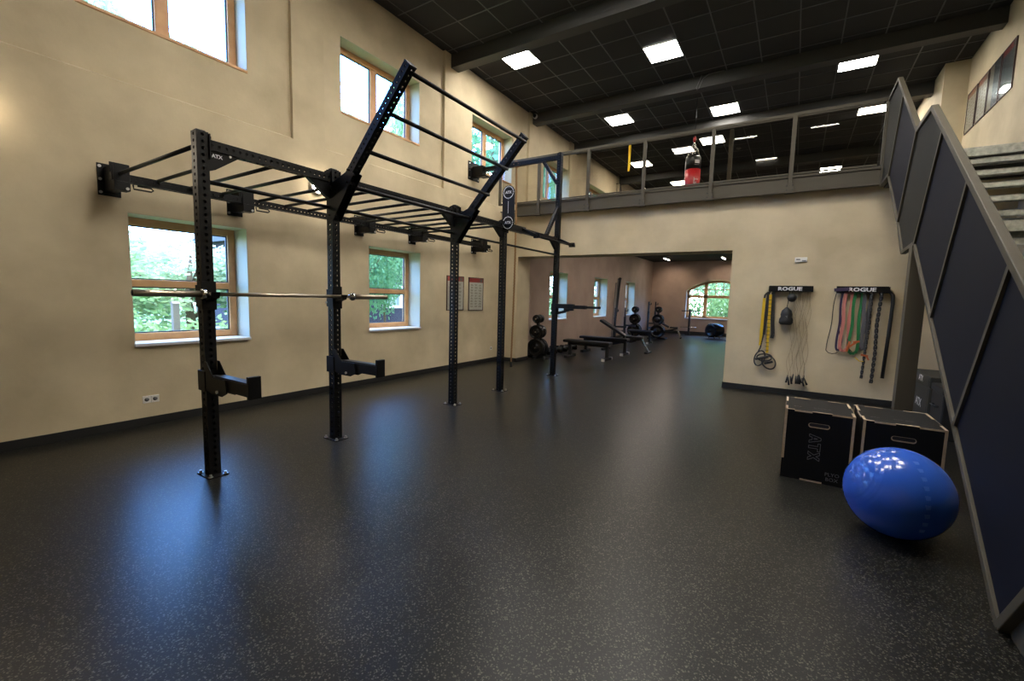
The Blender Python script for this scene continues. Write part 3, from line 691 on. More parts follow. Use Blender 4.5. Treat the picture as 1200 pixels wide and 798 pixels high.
for i in range(6):
    a, b = gx[i]+.035, gx[i+1]-.035
    g = gpart(MB().box(a, b, GY-.006, GY+.006, 3.58, GT-.055), 'glass_panel', 'guardglass', 0)
    f = MB(); f.box(a, b, GY-.012, GY+.012, 3.565, 3.59); f.box(a, b, GY-.012, GY+.012, GT-.07, GT-.05)
    parts(f, 'glass_channel', M['steel_paint'], g)
# punching bag upstairs
px_, py_ = -2.20, 11.0
pb = rootat('punching_bag', (px_, py_, 4.05), 'red and black punching bag hanging by chains behind the balcony glass', 'punching bag')
part(MB().lathe((px_, py_, 4.05), (0,0,1), [(0, 0), (0, .15), (.02, .168), (.46, .168), (.46, 0)], 28), 'lower_cover', M['red'], pb)
part(MB().lathe((px_, py_, 4.505), (0,0,1), [(0, 0), (0, .169), (.25, .169), (.285, .15), (.285, 0)], 28), 'upper_cover', M['bagblack'], pb)
ch = MB()
for k in range(4):
    th = .4+k*math.pi/2
    p0 = Vector((px_+.15*math.cos(th), py_+.15*math.sin(th), 4.78)); p1 = Vector((px_, py_, 5.12)); N = 14
    for i in range(N):
        c = p0+(p1-p0)*((i+.5)/N); d = (p1-p0).normalized(); e = d.orthogonal().normalized() if i % 2 else d.cross(d.orthogonal()).normalized()
        ch.tube([c+d*.022*math.cos(t)+e*.013*math.sin(t) for t in [j*math.pi/4 for j in range(8)]], .0055, 5, closed=True)
part(ch, 'chains', M['chrome'], pb)
part(MB().lathe((px_, py_, 5.12), (0,0,1), [(0, 0), (0, .02), (.04, .035), (.10, .035), (.14, .012), (.14, 0)], 14), 'swivel', M['red'], pb)
part(MB().cyl((px_, py_, 5.25), (px_, py_, H), .008, 8), 'hanging_strap', M['matte'], pb)
nrm = Vector((-px_, -py_, 0)).normalized(); ru = Vector((nrm.y*-1, nrm.x, 0)); ru = Vector((-nrm.y, nrm.x, 0))
def onbag(ang, z): 
    th = math.atan2(nrm.y, nrm.x)+ang; d = Vector((math.cos(th), math.sin(th), 0)); return Vector((px_, py_, z))+d*.1695, Vector((-d.y, d.x, 0)), d
o1, u1, n1 = onbag(.5, 4.65)
part(MB().prism([(-.05, -.035), (.05, -.035), (.05, .04), (-.05, .04)], o1, u1, (0,0,1), n1, .002), 'white_label', M['print'], pb)
part(MB().prism([(-.06, -.075), (.05, -.075), (.05, -.06), (-.06, -.06)], o1, u1, (0,0,1), n1, .002), 'label_stripe', M['print'], pb)
o2, u2, n2 = onbag(.5, 4.19)
part(text_mesh('1FT', .15, o2, (0,0,1), -u2, n2, .003, .002), 'lettering', M['print'], pb)
o3, u3, n3 = onbag(.5, 4.09)
part(MB().prism([(-.06, -.008), (.06, -.008), (.06, .008), (-.06, .008)], o3, u3, (0,0,1), n3, .003), 'lower_stripe', M['print'], pb)
o4, u4, n4 = onbag(-1.25, 4.60)
part(MB().prism([(-.02, -.09), (.02, -.09), (.02, .09), (-.02, .09)], o4, u4, (0,0,1), n4, .002), 'side_label', M['print'], pb)
ys = MB().box(-4.235, -4.17, 12.49, 12.505, 5.10, H); single(ys, 'hanging_band', M['yellow'], 'yellow strap hanging upstairs behind the balcony glass near the left wall', 'strap', base=(-4.2, 12.5, 5.10))
st = MB().tube([(-5.72, 16.15, 5.75), (-5.70, 16.15, 5.55), (-5.68, 16.15, 5.35), (-5.71, 16.15, 5.2)], [.015, .03, .035, .02], 8)
b_ = MB(); b_.tube([(XL, 16.15, 5.76), (-5.70, 16.15, 5.76)], .012, 8)
hs = rootat('wall_strap', (XL, 16.15, 5.2), 'dark strap hanging on a hook upstairs on the left wall near the rear beam', 'strap')
part(st, 'strap', M['matte'], hs); part(b_, 'hook', M['matte'], hs)

# ------------------------------------------------------------------ staircase
GX = .92
stair = rootat('staircase', (1.5, 4.6, 0), 'steel staircase with galvanised treads and dark panelled guard climbing to the mezzanine', 'staircase')
def sp(mb, nm, mt, bevel=0, par=None): return part(mb, nm, M[mt], par or stair, bevel)
RISE = MEZ/18
def tread(y, z, x0=.985, x1=2.14, dep=.29):
    t = MB(); t.box(x0, x1, y, y+.012, z-.062, z); t.box(x0, x1, y, y+dep, z-.012, z); t.box(x0, x1, y+dep-.01, y+dep, z-.03, z)
    t.box(x0, x0+.008, y, y+dep, z-.06, z); t.box(x1-.008, x1, y, y+dep, z-.09, z)
    return sp(t, 'tread', 'galv', bevel=.002)
for k in range(1, 12): tread(5.65-.27*(12-k), RISE*k)
lz = RISE*12
t = MB(); t.box(.985, 2.14, 5.65, 6.36, lz-.014, lz); t.box(.985, 2.14, 5.65, 5.665, lz-.11, lz); t.box(.985, 2.14, 6.34, 6.36, lz-.11, lz); sp(t, 'landing', 'galv', bevel=.002)
for k in range(1, 6): tread(6.36+.26*(k-1), lz+RISE*k)
sp(MB().box(.985, 2.14, 7.66, 7.72, MEZ-.10, MEZ+.004), 'top_nosing', 'galv', bevel=.002)
for x in (.955, 2.145):
    s_ = MB().prism([(2.42, 0), (2.85, 0), (5.74, 2.12), (6.30, 2.09), (7.72, 3.16), (7.72, 3.46), (6.36, 2.50), (5.65, 2.46), (2.42, .27)], (x, 0, 0), (0,1,0), (0,0,1), (1,0,0), .02)
    sp(s_, 'stringer', 'steel_paint')
# guard with mesh infill panels in the plane of the stair's open side
top = [(2.19, .957), (5.60, 3.325), (6.20, 3.322), (7.79, 4.465), (8.50, 4.465)]
bot = [(2.90, -.0), (5.745, 2.12), (6.30, 2.09), (6.75, 2.47), (7.86, 3.27), (8.50, 3.27)]
guard = sp(MB(), 'guard', 'steel_paint') if False else None
gr_ = MB()
def edge(a, b, wd=.055, dp=.06, mb=None): mb.bar((GX+.02, a[0], a[1]), (GX+.02, b[0], b[1]), dp, wd, up=(0, 0, 1) if abs(b[0]-a[0]) > .01 else (0, 1, 0))
for a, b in zip(top[:-1], top[1:]): edge(a, b, .048, .05, gr_)
gro = sp(gr_, 'guard_handrail', 'steel_paint', bevel=.005)
g2 = MB()
for a, b in zip(bot[:-1], bot[1:]): edge(a, b, .042, .045, g2)
edge((2.90, 0.015), (2.19, .957), .05, .05, g2); edge((8.50, 3.27), (8.50, 4.465), .05, .05, g2); edge((6.20, 3.322), (6.75, 2.47), .04, .05, g2)
sp(g2, 'guard_frame', 'steel_paint', bevel=.004)
div = [((3.40, 1.79), (3.93, .78)), ((4.25, 2.36), (4.80, 1.42)), ((5.12, 2.96), (5.73, 2.10)), ((7.28, 4.09), (7.80, 3.23))]
div[0] = ((3.33, 1.745), (3.90, .745))
for a, b in div:
    dv = MB(); edge(a, b, .035, .045, dv); sp(dv, 'guard_divider', 'steel_paint')
cells = [([(2.19, .957), div[0][0], div[0][1], (2.90, 0.0)], 'navy'), ([div[0][0], div[1][0], div[1][1], div[0][1]], 'navy'), ([div[1][0], div[2][0], div[2][1], div[1][1]], 'navy'),
         ([div[2][0], (5.60, 3.325), (6.20, 3.322), (6.75, 2.47), (6.30, 2.09), (5.745, 2.12)], 'greypanel'), ([(6.20, 3.322), div[3][0], div[3][1], (6.75, 2.47)], 'navy'),
         ([div[3][0], (7.79, 4.465), (8.50, 4.465), (8.50, 3.27), (7.86, 3.27)], 'greypanel')]
for poly, mt in cells: sp(MB().prism(poly, (GX+.015, 0, 0), (0,1,0), (0,0,1), (1,0,0), .006), 'infill_panel', mt)
sp(MB().box(.91, 1.05, 5.70, 5.84, 0, 2.10), 'support_post', 'steel_paint', bevel=.004)
sp(MB().box(.85, 1.11, 5.64, 5.90, 0, .012), 'post_base', 'steel_paint')
sp(MB().box(2.04, 2.145, 5.70, 5.80, 0, 2.2), 'support_post', 'steel_paint', bevel=.004)

# ------------------------------------------------------------------ plyometric boxes and ball
def ply_box(x0, x1, y0, y1, h, label, small):
    r = rootat('plyo_box', ((x0+x1)/2, (y0+y1)/2, 0), label, 'box', 'wooden plyo boxes by the stair')
    part(MB().box(x0, x1, y0, y1, 0, h), 'body', M['boxface'], r)
    e = MB(); t, o = .018, .0015
    def seg(p, q): e.box(min(p[0], q[0]), max(p[0], q[0]), min(p[1], q[1]), max(p[1], q[1]), min(p[2], q[2]), max(p[2], q[2]))
    # finger joints: bare plywood shows on alternate sides of every edge
    wdt, d = x1-x0, y1-y0
    for X, sx_ in ((x0, 1), (x1, -1)):
        for zz0, zz1, fr_ in ((0, .28*h, 0), (.28*h, .52*h, 1), (.52*h, h, 0 if X == x0 else 1)):
            if fr_ or (X == x0 and zz0 > .5*h): seg((X, y0-o, zz0), (X+sx_*t, y0+.002, zz1))
            else: seg((X-sx_*o, y0, zz0), (X+sx_*.002, y0+t, zz1))
            seg((X-sx_*o, y1-t, zz0), (X+sx_*.002, y1, zz1))
        for a, b, tp in ((0, .25, 1), (.25, .62, 0), (.62, 1, 1)):
            if tp: seg((X, y0+a*d, h-.002), (X+sx_*t, y0+b*d, h+o))
            else: seg((X-sx_*o, y0+a*d, h-t), (X+sx_*.002, y0+b*d, h))
    for a, b, tp in ((0, .14, 1), (.14, .40, 0), (.40, .68, 1), (.68, 1, 0)):
        if tp: seg((x0+a*wdt, y0-.001, h-.002), (x0+b*wdt, y0+t, h+o))
        else: seg((x0+a*wdt, y0-o, h-t*.7), (x0+b*wdt, y0+.002, h))
        if not tp: seg((x0+a*wdt, y1-t, h-.002), (x0+b*wdt, y1, h+o))
    part(MB().box(x0+.30*wdt, x0+.62*wdt, y0-o, y0+.002, 0, t*.8), 'bottom_edge', M['ply'], r)
    part(e, 'plywood_edges', M['ply'], r)['label'] = 'bare plywood edge fingers'
    cx, cz = x0+.51*wdt, h-.115
    hr = MB(); hw, hh = .055, .020; out = []; inn = []
    for k in range(9): th = -math.pi/2+math.pi*k/8; out.append((hw+hh*math.cos(th), hh*math.sin(th))); inn.append((hw+(hh-.006)*math.cos(th), (hh-.006)*math.sin(th)))
    for k in range(9): th = math.pi/2+math.pi*k/8; out.append((-hw+hh*math.cos(th), hh*math.sin(th))); inn.append((-hw+(hh-.006)*math.cos(th), (hh-.006)*math.sin(th)))
    part(MB().prism(out, (cx, y0, cz), (1,0,0), (0,0,1), (0,-1,0), .0012), 'handle_slot', M['ply'], r)
    part(MB().prism([(a+0, b+.004) for a, b in inn], (cx, y0-.0012, cz), (1,0,0), (0,0,1), (0,-1,0), .0008), 'handle_hole', M['matte'], r)
    def stroke_text(txt, org, ua, ub, sz, un):
        # outlined block capitals built from thin strokes
        G = {'A': [[(0,0), (.32,1), (.58,1), (.9,0), (.66,0), (.58,.25), (.32,.25), (.24,0), (0,0)], [(.37,.42), (.53,.42), (.45,.72), (.37,.42)]],
             'T': [[(.3,0), (.3,.78), (.02,.78), (.02,1), (.84,1), (.84,.78), (.55,.78), (.55,0), (.3,0)]],
             'X': [[(0,0), (.32,.5), (.02,1), (.30,1), (.46,.70), (.62,1), (.9,1), (.60,.5), (.92,0), (.63,0), (.46,.30), (.29,0), (0,0)]]}
        mb = MB(); org, ua, ub, un = Vector(org), Vector(ua), Vector(ub), Vector(un); x = 0
        for c in txt:
            for pl in G[c]:
                for p, q in zip(pl[:-1], pl[1:]):
                    P = org+ua*((p[0]+x)*sz)+ub*(p[1]*sz); Q = org+ua*((q[0]+x)*sz)+ub*(q[1]*sz); mb.bar(P, Q, .0035, .0015, up=un)
            x += .92
        return mb
    if small:
        part(stroke_text('ATX', (cx-.06, y0-.001, h-.19), (0,0,-1), (1,0,0), .082, (0,-1,0)), 'outlined_logo', M['greyprint'], r)
        part(text_mesh('PLYO\nBOX', .042, (x1-.12, y0-.001, .07), (1,0,0), (0,0,1), (0,-1,0), .001), 'small_print', M['greyprint'], r)
    part(text_mesh('ATX', .03, (x0+.09, y0+.16, h+.0003), (1,0,0), (0,1,0), (0,0,1), .001), 'small_logo', M['greyprint'], r)
    part(text_mesh('PLYO BOX', .026, (x0+.27, y0+.17, h+.0003), (1,0,0), (0,1,0), (0,0,1), .001), 'small_print', M['greyprint'], r)
    return r
ply_box(0.0, .487, 4.46, 5.05, .605, 'black plywood box with outlined logo and handle slot, fully visible beside the blue ball', True)
ply_box(.53, 1.025, 4.42, 5.04, .605, 'black plywood box half hidden directly behind the blue ball', False)
bl = rootat('exercise_ball', (.66, 3.74, 0), 'large glossy blue exercise ball on the floor in front of the boxes', 'ball')
pf = []; Rb = .29
for i in range(97):
    th = math.pi*i/96; rr = Rb
    for c in (.62, .70, .78, 2.36, 2.44, 2.52, 1.45, 1.69):
        rr -= .0016*math.exp(-((th-c)/.012)**2)
    pf.append((Rb-rr*math.cos(th), max(rr*math.sin(th), 0)))
ax = Vector((-.85, -.25, .35)).normalized(); c0 = Vector((.66, 3.74, Rb))
part(MB().lathe(c0-ax*Rb, ax, pf, 72), 'shell', M['blue'], bl)
part(MB().lathe(c0+ax*(Rb-.002), ax, [(0, .012), (.003, .010), (.004, 0)], 16), 'valve', M['blue2'], bl)
pr = MB(); tdir = Vector((.32, -.90, .28)).normalized(); bside = tdir.cross(Vector((0, 0, 1))).normalized(); bup = bside.cross(tdir)
for k in range(9):
    a = -.75+k*.19
    for q in range(2):
        d0 = (tdir*math.cos(a)+bup*math.sin(a)).normalized(); d = (d0+bside*(.03*q-.02)).normalized()
        e1 = bside; e2 = d.cross(e1).normalized()
        pr.prism([(-.010, -.012), (.010, -.012), (.004, .014), (-.010, .010)], c0+d*(Rb-.0006), e1, e2, d, .0012)
parts(pr, 'printed_mark', M['blue2'], bl, per=2)
def soft_box(x0, x1, y0, y1, z0, z1, label):
    r = rootat('foam_plyo_box', ((x0+x1)/2, (y0+y1)/2, z0), label, 'box', 'foam boxes under the stair')
    part(MB().box(x0, x1, y0, y1, z0, z1), 'cover', M['softbox'], r, bevel=.012)
    part(text_mesh('ATX', min(.15, (z1-z0)*.75), (x0, y0+.50*(y1-y0), (z0+z1)/2), (0,-1,0), (0,0,1), (-1,0,0), .003, .003), 'logo', M['print'], r)
    part(MB().box(x0-.002, x0, y0+.06, y0+.075, z0+.02, z1-.02), 'strap', M['matte'], r)
soft_box(1.50, 1.92, 7.42, 8.36, 0, .50, 'tall dark foam box with white logo on the floor under the stair')
soft_box(1.50, 1.92, 7.42, 8.36, .50, .645, 'flat dark foam box with white logo on top of the taller one')
kx = rootat('equipment_case', (1.62, 7.05, 0), 'plain black case standing on the floor beside the foam boxes', 'case')
part(MB().box(1.50, 1.98, 6.80, 7.30, 0, .52), 'body', M['matte'], kx, bevel=.015); part(MB().box(1.49, 1.99, 6.79, 7.31, .52, .60), 'lid', M['matte'], kx, bevel=.012)
part(MB().tube([(1.50, 6.95, .36), (1.47, 6.95, .36), (1.47, 7.15, .36), (1.50, 7.15, .36)], .010, 8), 'handle', M['rubber'], kx)

# ------------------------------------------------------------------ hanging racks on the far wall
YW = YM
def hanger(x0, x1, z0, z1, label):
    r = rootat('hanging_rack', ((x0+x1)/2, YW, z0), label, 'wall rack', 'hanging racks on the far wall')
    b = MB(); b.box(x0, x1, YW-.006, YW, z0, z1+.01); b.box(x0, x1, YW-.115, YW-.108, z0+.003, z1); b.box(x0, x1, YW-.115, YW-.004, z1-.006, z1)
    part(b, 'steel_channel', M['rack'], r)
    pg = MB(); k = 9
    for i in range(k):
        x = x0+.03+(x1-x0-.06)*i/(k-1); pg.cyl((x, YW-.006, z0+.02), (x, YW-.10, z0+.02), .007, 8)
    parts(pg, 'peg', M['rack'], r)
    part(text_mesh('ROGUE', .078, ((x0+x1)/2-.01, YW-.115, (z0+z1)/2-.002), (1,0,0), (0,0,1), (0,-1,0), .002, .003, squash=1.28), 'lettering', M['print'], r)
hanger(-.385, .232, 1.712, 1.80, 'black steel wall rack with white lettering, holding yellow straps and jump ropes')
hanger(.535, 1.175, 1.71, 1.80, 'black steel wall rack with white lettering, holding elastic bands and black ropes')
def strap(mb, pts, wd, th=.004, m=0):
    for p, q in zip(pts[:-1], pts[1:]): mb.bar(p, q, wd, th, up=(0, 1, 0), m=m)
Yh = YW-.06
tr = rootat('suspension_trainer', (-.36, Yh, .45), 'yellow and black suspension straps with looped handles on the left rack', 'straps')
b = MB(); strap(b, [(-.44, Yh-.02, 1.60), (-.445, Yh-.02, .80)], .042); strap(b, [(-.352, Yh-.03, 1.66), (-.345, Yh-.03, 1.2), (-.335, Yh-.03, .68)], .038); part(b, 'yellow_straps', M['yellow'], tr)
st_ = MB()
for i in range(14): st_.box(-.371, -.318, Yh-.036, Yh-.0325, .72+i*.065, .728+i*.065)
part(st_, 'stitching', M['matte'], tr)
b = MB(); strap(b, [(-.36, Yh, 1.71), (-.43, Yh-.01, 1.66), (-.44, Yh-.02, 1.58)], .03); strap(b, [(-.385, Yh, 1.70), (-.395, Yh-.01, 1.3), (-.41, Yh-.01, .98)], .05); strap(b, [(-.40, Yh-.005, 1.25), (-.42, Yh-.01, 1.0)], .05)
strap(b, [(-.315, Yh, 1.70), (-.30, Yh-.01, 1.3), (-.275, Yh-.01, 1.0), (-.285, Yh-.01, .93)], .055); strap(b, [(-.41, Yh-.02, .98), (-.44, Yh-.02, .76), (-.47, Yh-.02, .68)], .022)
part(b, 'black_straps', M['matte'], tr)
for cx, cz, rx2, rz2, tl in ((-.44, .58, .075, .13, .2), (-.30, .52, .10, .11, -.2), (-.37, .60, .11, .06, .1)):
    b = MB(); pts = [(cx+rx2*math.cos(t)+tl*.1*math.sin(t), Yh-.03+.02*math.sin(2*t), cz+rz2*math.sin(t)) for t in [2*math.pi*k/20 for k in range(20)]]
    b.tube(pts, .012, 6, closed=True); h = part(b, 'handle_loop', M['matte'], tr)
    part(MB().cyl((cx-.06, Yh-.045, cz-.02), (cx+.06, Yh-.045, cz+.02), .019, 12), 'foam_grip', M['rubber'], h)
sb_ = rootat('small_ball', (-.045, YW-.12, 1.55), 'small black ball hanging under the lettering of the left rack', 'ball')
part(MB().lathe((-.045, YW-.15, 1.545), (0,0,1), [(.068-.068*math.cos(math.pi*k/14), .068*math.sin(math.pi*k/14)) for k in range(15)], 20), 'body', M['rubber'], sb_); part(MB().cyl((-.045, YW-.13, 1.68), (-.045, YW-.13, 1.72), .006, 6), 'loop', M['matte'], sb_)
pc = rootat('gear_pouch', (-.105, Yh, 1.15), 'black mesh pouch with drawn neck hanging on the left rack', 'pouch')
part(MB().lathe((-.105, Yh-.03, 1.17), (0,0,1), [(0, 0), (0, .075), (.03, .10), (.09, .098), (.13, .078), (.17, .086), (.23, .07), (.275, .028), (.29, .012), (.29, 0)], 18), 'bag', M['matte'], pc)
part(MB().tube([(-.105, Yh-.03, 1.45), (-.088, Yh-.03, 1.6), (-.085, Yh-.03, 1.73)], .006, 6), 'drawstring', M['matte'], pc)
part(text_mesh('Y', .05, (-.095, Yh-.132, 1.30), (1,0,.3), (-.3,0,1), (0,-1,0), .002, .001), 'small_logo', M['greyprint'], pc)
rn = random.Random(3)
for k in range(6):
    x0 = .0+.038*k; xe = -.02+.045*k+rn.uniform(-.015, .015); ph = rn.uniform(0, 6); pts = []; pts2 = []
    lbs = ['leftmost clear jump rope beside the pouch on the left rack', 'second clear jump rope from the pouch on the left rack', 'third clear jump rope from the pouch on the left rack',
           'third clear jump rope from the right on the left rack', 'second clear jump rope from the right on the left rack', 'rightmost clear jump rope at the end of the left rack'][k]
    jr = rootat('jump_rope', (x0, Yh, .25), lbs, 'jump rope', 'clear jump ropes on the left rack')
    zb = .30+rn.uniform(-.02, .05)
    for i in range(30):
        t = i/29; z_ = 1.735+(zb-1.735)*t
        pts.append((x0+(xe-x0)*t+.022*math.sin(ph+t*17)*min(1, t*4), Yh-.02+.02*math.sin(ph+t*7), z_)); pts2.append((x0+.012+(xe+.02-x0)*t+.022*math.sin(ph*2+t*14)*min(1, t*4), Yh-.01+.02*math.cos(ph+t*6), z_+.02))
    b = MB(); b.tube(pts, .0032, 5); b.tube(pts2, .0032, 5); part(b, 'cord', M['clearcord'], jr)
    for p_ in (pts[-1], pts2[-1]):
        q = Vector(p_)+Vector((rn.uniform(-.05, .07), -.01, -.13)); part(MB().tube([p_, Vector(p_).lerp(q, .5), q], [.008, .0125, .014], 8), 'handle', M['matte'], jr)
def loop_band(xa, xb, xta, xtb, z0, z1, rad, mt, name, label, wd=None, y=0, wob=.008):
    N = 10; pts = []
    for i in range(N+1): t = i/N; pts.append((xta+(xa-xta)*t+wob*math.sin(3+t*9), Yh+y-.012, z1+(z0+.05-z1)*t))
    xm = (xa+xb)/2; pts += [(xa+.2*(xb-xa), Yh+y-.008, z0+.012), (xm, Yh+y, z0), (xa+.8*(xb-xa), Yh+y+.008, z0+.012)]
    for i in range(N+1): t = 1-i/N; pts.append((xtb+(xb-xtb)*t+wob*math.sin(1+t*8), Yh+y+.012, z1+(z0+.05-z1)*t))
    pts += [((xta+xtb)/2+.3*(xtb-xta), Yh+y+.005, z1+.022), ((xta+xtb)/2-.3*(xtb-xta), Yh+y-.005, z1+.022)]
    b = MB()
    if wd: strap(b, pts+[pts[0]], wd, .006)
    else: b.tube(pts, rad, 6, closed=True)
    return single(b, name, M[mt], label, 'band', 'elastic bands on the right rack', base=((xa+xb)/2, Yh+y, z0))
loop_band(.475, .635, .535, .60, .745, 1.69, .0055, 'matte', 'elastic_band', 'thin black elastic loop at the left end of the right rack')
loop_band(.60, .645, .615, .66, .80, 1.70, .006, 'purple', 'elastic_band', 'purple elastic loop next to the thin black one on the right rack', wd=.03)
loop_band(.645, .735, .655, .735, .80, 1.69, .006, 'pinkband', 'elastic_band', 'pink elastic loop on the right rack beside the green one', wd=.042, y=-.01)
loop_band(.755, .86, .775, .855, .765, 1.695, .006, 'green', 'elastic_band', 'green elastic loop in the middle of the right rack', wd=.04, y=.01)
loop_band(.915, .955, .895, .965, .84, 1.695, .006, 'greyband', 'elastic_band', 'wide grey elastic loop right of the green one', wd=.05, y=.012)
for i, (x, z, mt, tl) in enumerate(((.845, .93, 'orange', .4), (.965, .74, 'orange', -.2), (.86, .66, 'yellow', .1))):
    pass
og = MB(); og.bar((.74, Yh-.05, .86), (.85, Yh-.05, .96), .03, .006, up=(0,1,0)); og.bar((.76, Yh-.05, .96), (.73, Yh-.05, .80), .03, .006, up=(0,1,0)); og.bar((.80, Yh-.05, .95), (.88, Yh-.05, .97), .03, .006, up=(0,1,0))
ogr = rootat('band_tag', (.80, Yh, .80), 'orange folded band end tangled at the bottom of the pink and green bands', 'band'); parts(og, 'folded_strip', M['orange'], ogr)
part(MB().tube([(.73, Yh-.04, 1.0), (.76, Yh-.05, .84), (.80, Yh-.05, .80)], .006, 6), 'cord', M['matte'], ogr)
def braid(mb, pts, r):
    for ph in range(2):
        out = []
        P = [Vector(p) for p in pts]; N = 90
        for i in range(N):
            t = i/(N-1)*(len(P)-1); k = min(int(t), len(P)-2); c = P[k].lerp(P[k+1], t-k); th = i*.75+ph*math.pi
            out.append(c+Vector((math.cos(th)*r*.5, math.sin(th)*r*.5, 0)))
        mb.tube(out, r*.62, 6)
def hung_rope(label, pts, r, braided=True, tagz=None):
    b = MB()
    if not braided: return single(b.tube(pts, r, 10), 'training_rope', M['matte'], label, 'rope', 'black ropes on the right rack', base=pts[-1])
    q = rootat('training_rope', Vector(pts[-1]), label, 'rope', 'black ropes on the right rack'); braid(b, pts, r)
    part(b, 'rope', M['matte'], q)
    if braided:
        fl_ = MB(); P = [Vector(p) for p in pts]; N = 44
        for i in range(N):
            t = (i+.5)/N*(len(P)-1); k = min(int(t), len(P)-2); c = P[k].lerp(P[k+1], t-k); fl_.bar(c+Vector((-.006, -r*1.1, -.005)), c+Vector((.006, -r*1.1, .005)), .007, .003, up=(0,1,0))
        part(fl_, 'pale_flecks', M['greyprint'], q)
    return q
q = hung_rope('thin black braided rope with an orange mark hanging beside the grey band', [(.905, Yh, 1.73), (.975, Yh-.03, 1.70), (.975, Yh-.03, 1.2), (.96, Yh-.02, .80), (.945, Yh-.02, .40)], .018)
b = MB(); b.bar((.91, Yh-.05, .765), (1.0, Yh-.05, .75), .028, .012, up=(0,1,0)); b.bar((.985, Yh-.05, .74), (1.01, Yh-.05, .69), .022, .008, up=(0,1,0)); part(b, 'orange_mark', M['orange'], q)
hung_rope('thick black braided rope with pale flecks, second from the right end of the rack', [(1.07, Yh, 1.73), (1.085, Yh-.03, 1.68), (1.065, Yh-.03, 1.25), (1.08, Yh-.02, .8), (1.07, Yh-.02, .34)], .023)
hung_rope('smooth black heavy rope looped over the right end of the right rack', [(1.09, Yh, 1.735), (1.17, Yh-.02, 1.735), (1.215, Yh-.02, 1.68), (1.225, Yh-.02, 1.55), (1.215, Yh-.02, 1.1), (1.195, Yh-.02, .43)], .024, False)
b = MB(); b.tube([(.84, Yh-.04, .72), (.90, Yh-.045, .665), (.95, Yh-.045, .665)], .008, 6)
single(b, 'lime_band_end', M['yellow'], 'lime green band end sticking out below the green loop', 'band', base=(.9, Yh, .66))
b = MB(); b.bar((.50, YW-.13, 1.745), (.69, YW-.13, 1.765), .05, .014, up=(0,1,0))
single(b, 'rolled_band', M['purple'], 'dark purple rolled band laid over the left end of the right rack', 'band', base=(.6, YW-.13, 1.74))

# ------------------------------------------------------------------ rear room equipment
def plate_tree(x, y, label, rz=0.0, sc=1.0):
    r = thing('plate_tree', (x, y, 0), label, 'weight rack', 'plate trees with black weight plates', rz); r.scale = (sc, sc, sc)
    b = MB(); b.box(-.035, .035, -.035, .035, .05, 1.02); b.box(-.28, .28, -.04, .04, 0, .06); b.box(-.04, .04, -.25, .25, 0, .06)
    for s in (-1, 1): b.box(s*.26-.03, s*.26+.03, -.22, .22, 0, .05)
    lpart(b, 'stand', M['matte'], r, bevel=.005)
    for z, rad, th, xo in ((.27, .225, .055, .0), (.66, .175, .05, .0), (.985, .105, .045, .0)):
        for s in (-1, 1):
            lpart(MB().cyl((xo, 0, z), (xo, s*.19, z), .018, 12), 'peg', M['chrome'], r)
            for k in range(2):
                y0 = s*(.045+k*(th+.006)); p = MB()
                p.lathe((xo, y0, z), (0, s, 0), [(0, .02), (0, rad*.96), (.006, rad), (th-.006, rad), (th, rad*.96), (th-.002, rad*.80), (th-.012, rad*.76), (th-.012, rad*.42), (th-.002, rad*.38), (th, .028), (th, .02)], 32)
                lpart(p, 'weight_plate', M['plateface'], r)
    return r
plate_tree(-5.36, 9.66, 'black plate tree with three pairs of plates right beside the opening\'s left jamb', .12)
plate_tree(-5.40, 17.75, 'black plate tree between the two bench stands in the rear room', .1, 1.16)
plate_tree(-4.52, 17.9, 'black plate tree between the taller bench stand and the rear adjustable bench', .1, 1.18)
def flat_bench(x0, x1, y, label, rz=0):
    r = thing('flat_bench', ((x0+x1)/2, y, 0), label, 'bench', 'black training benches in the rear room', rz); L = (x1-x0)/2
    lpart(MB().box(-L, L, -.14, .14, .385, .455), 'seat_pad', M['vinyl'], r, bevel=.022)
    b = MB(); b.box(-L+.1, L-.06, -.03, .03, .32, .385); lpart(b, 'spine', M['matte'], r)
    for sx_, nm in ((-1, 'leg'), (1, 'leg')):
        X = sx_*(L-.16) if sx_ < 0 else L-.09
        l = MB(); l.box(X-.035, X+.035, -.035, .035, .04, .35); l.box(X-.04, X+.04, -.26, .26, 0, .06)
        lo = lpart(l, 'leg', M['matte'], r, bevel=.005)
        ft = MB()
        for s in (-1, 1): ft.box(X-.042, X+.042, s*.26-.012, s*.26+.012, 0, .065)
        [lpart(q_, 'foot_cap', M['rubber'] if sx_ < 0 else M['white'], lo) for q_ in pieces(ft)]
    return r
flat_bench(-4.99, -3.74, 10.45, 'black flat bench, the nearest one seen through the opening')
flat_bench(-5.15, -3.75, 11.85, 'black flat bench right behind the nearest bench')
flat_bench(-5.0, -4.15, 15.75, 'black flat bench standing before the leftmost bench stand in the rear room')
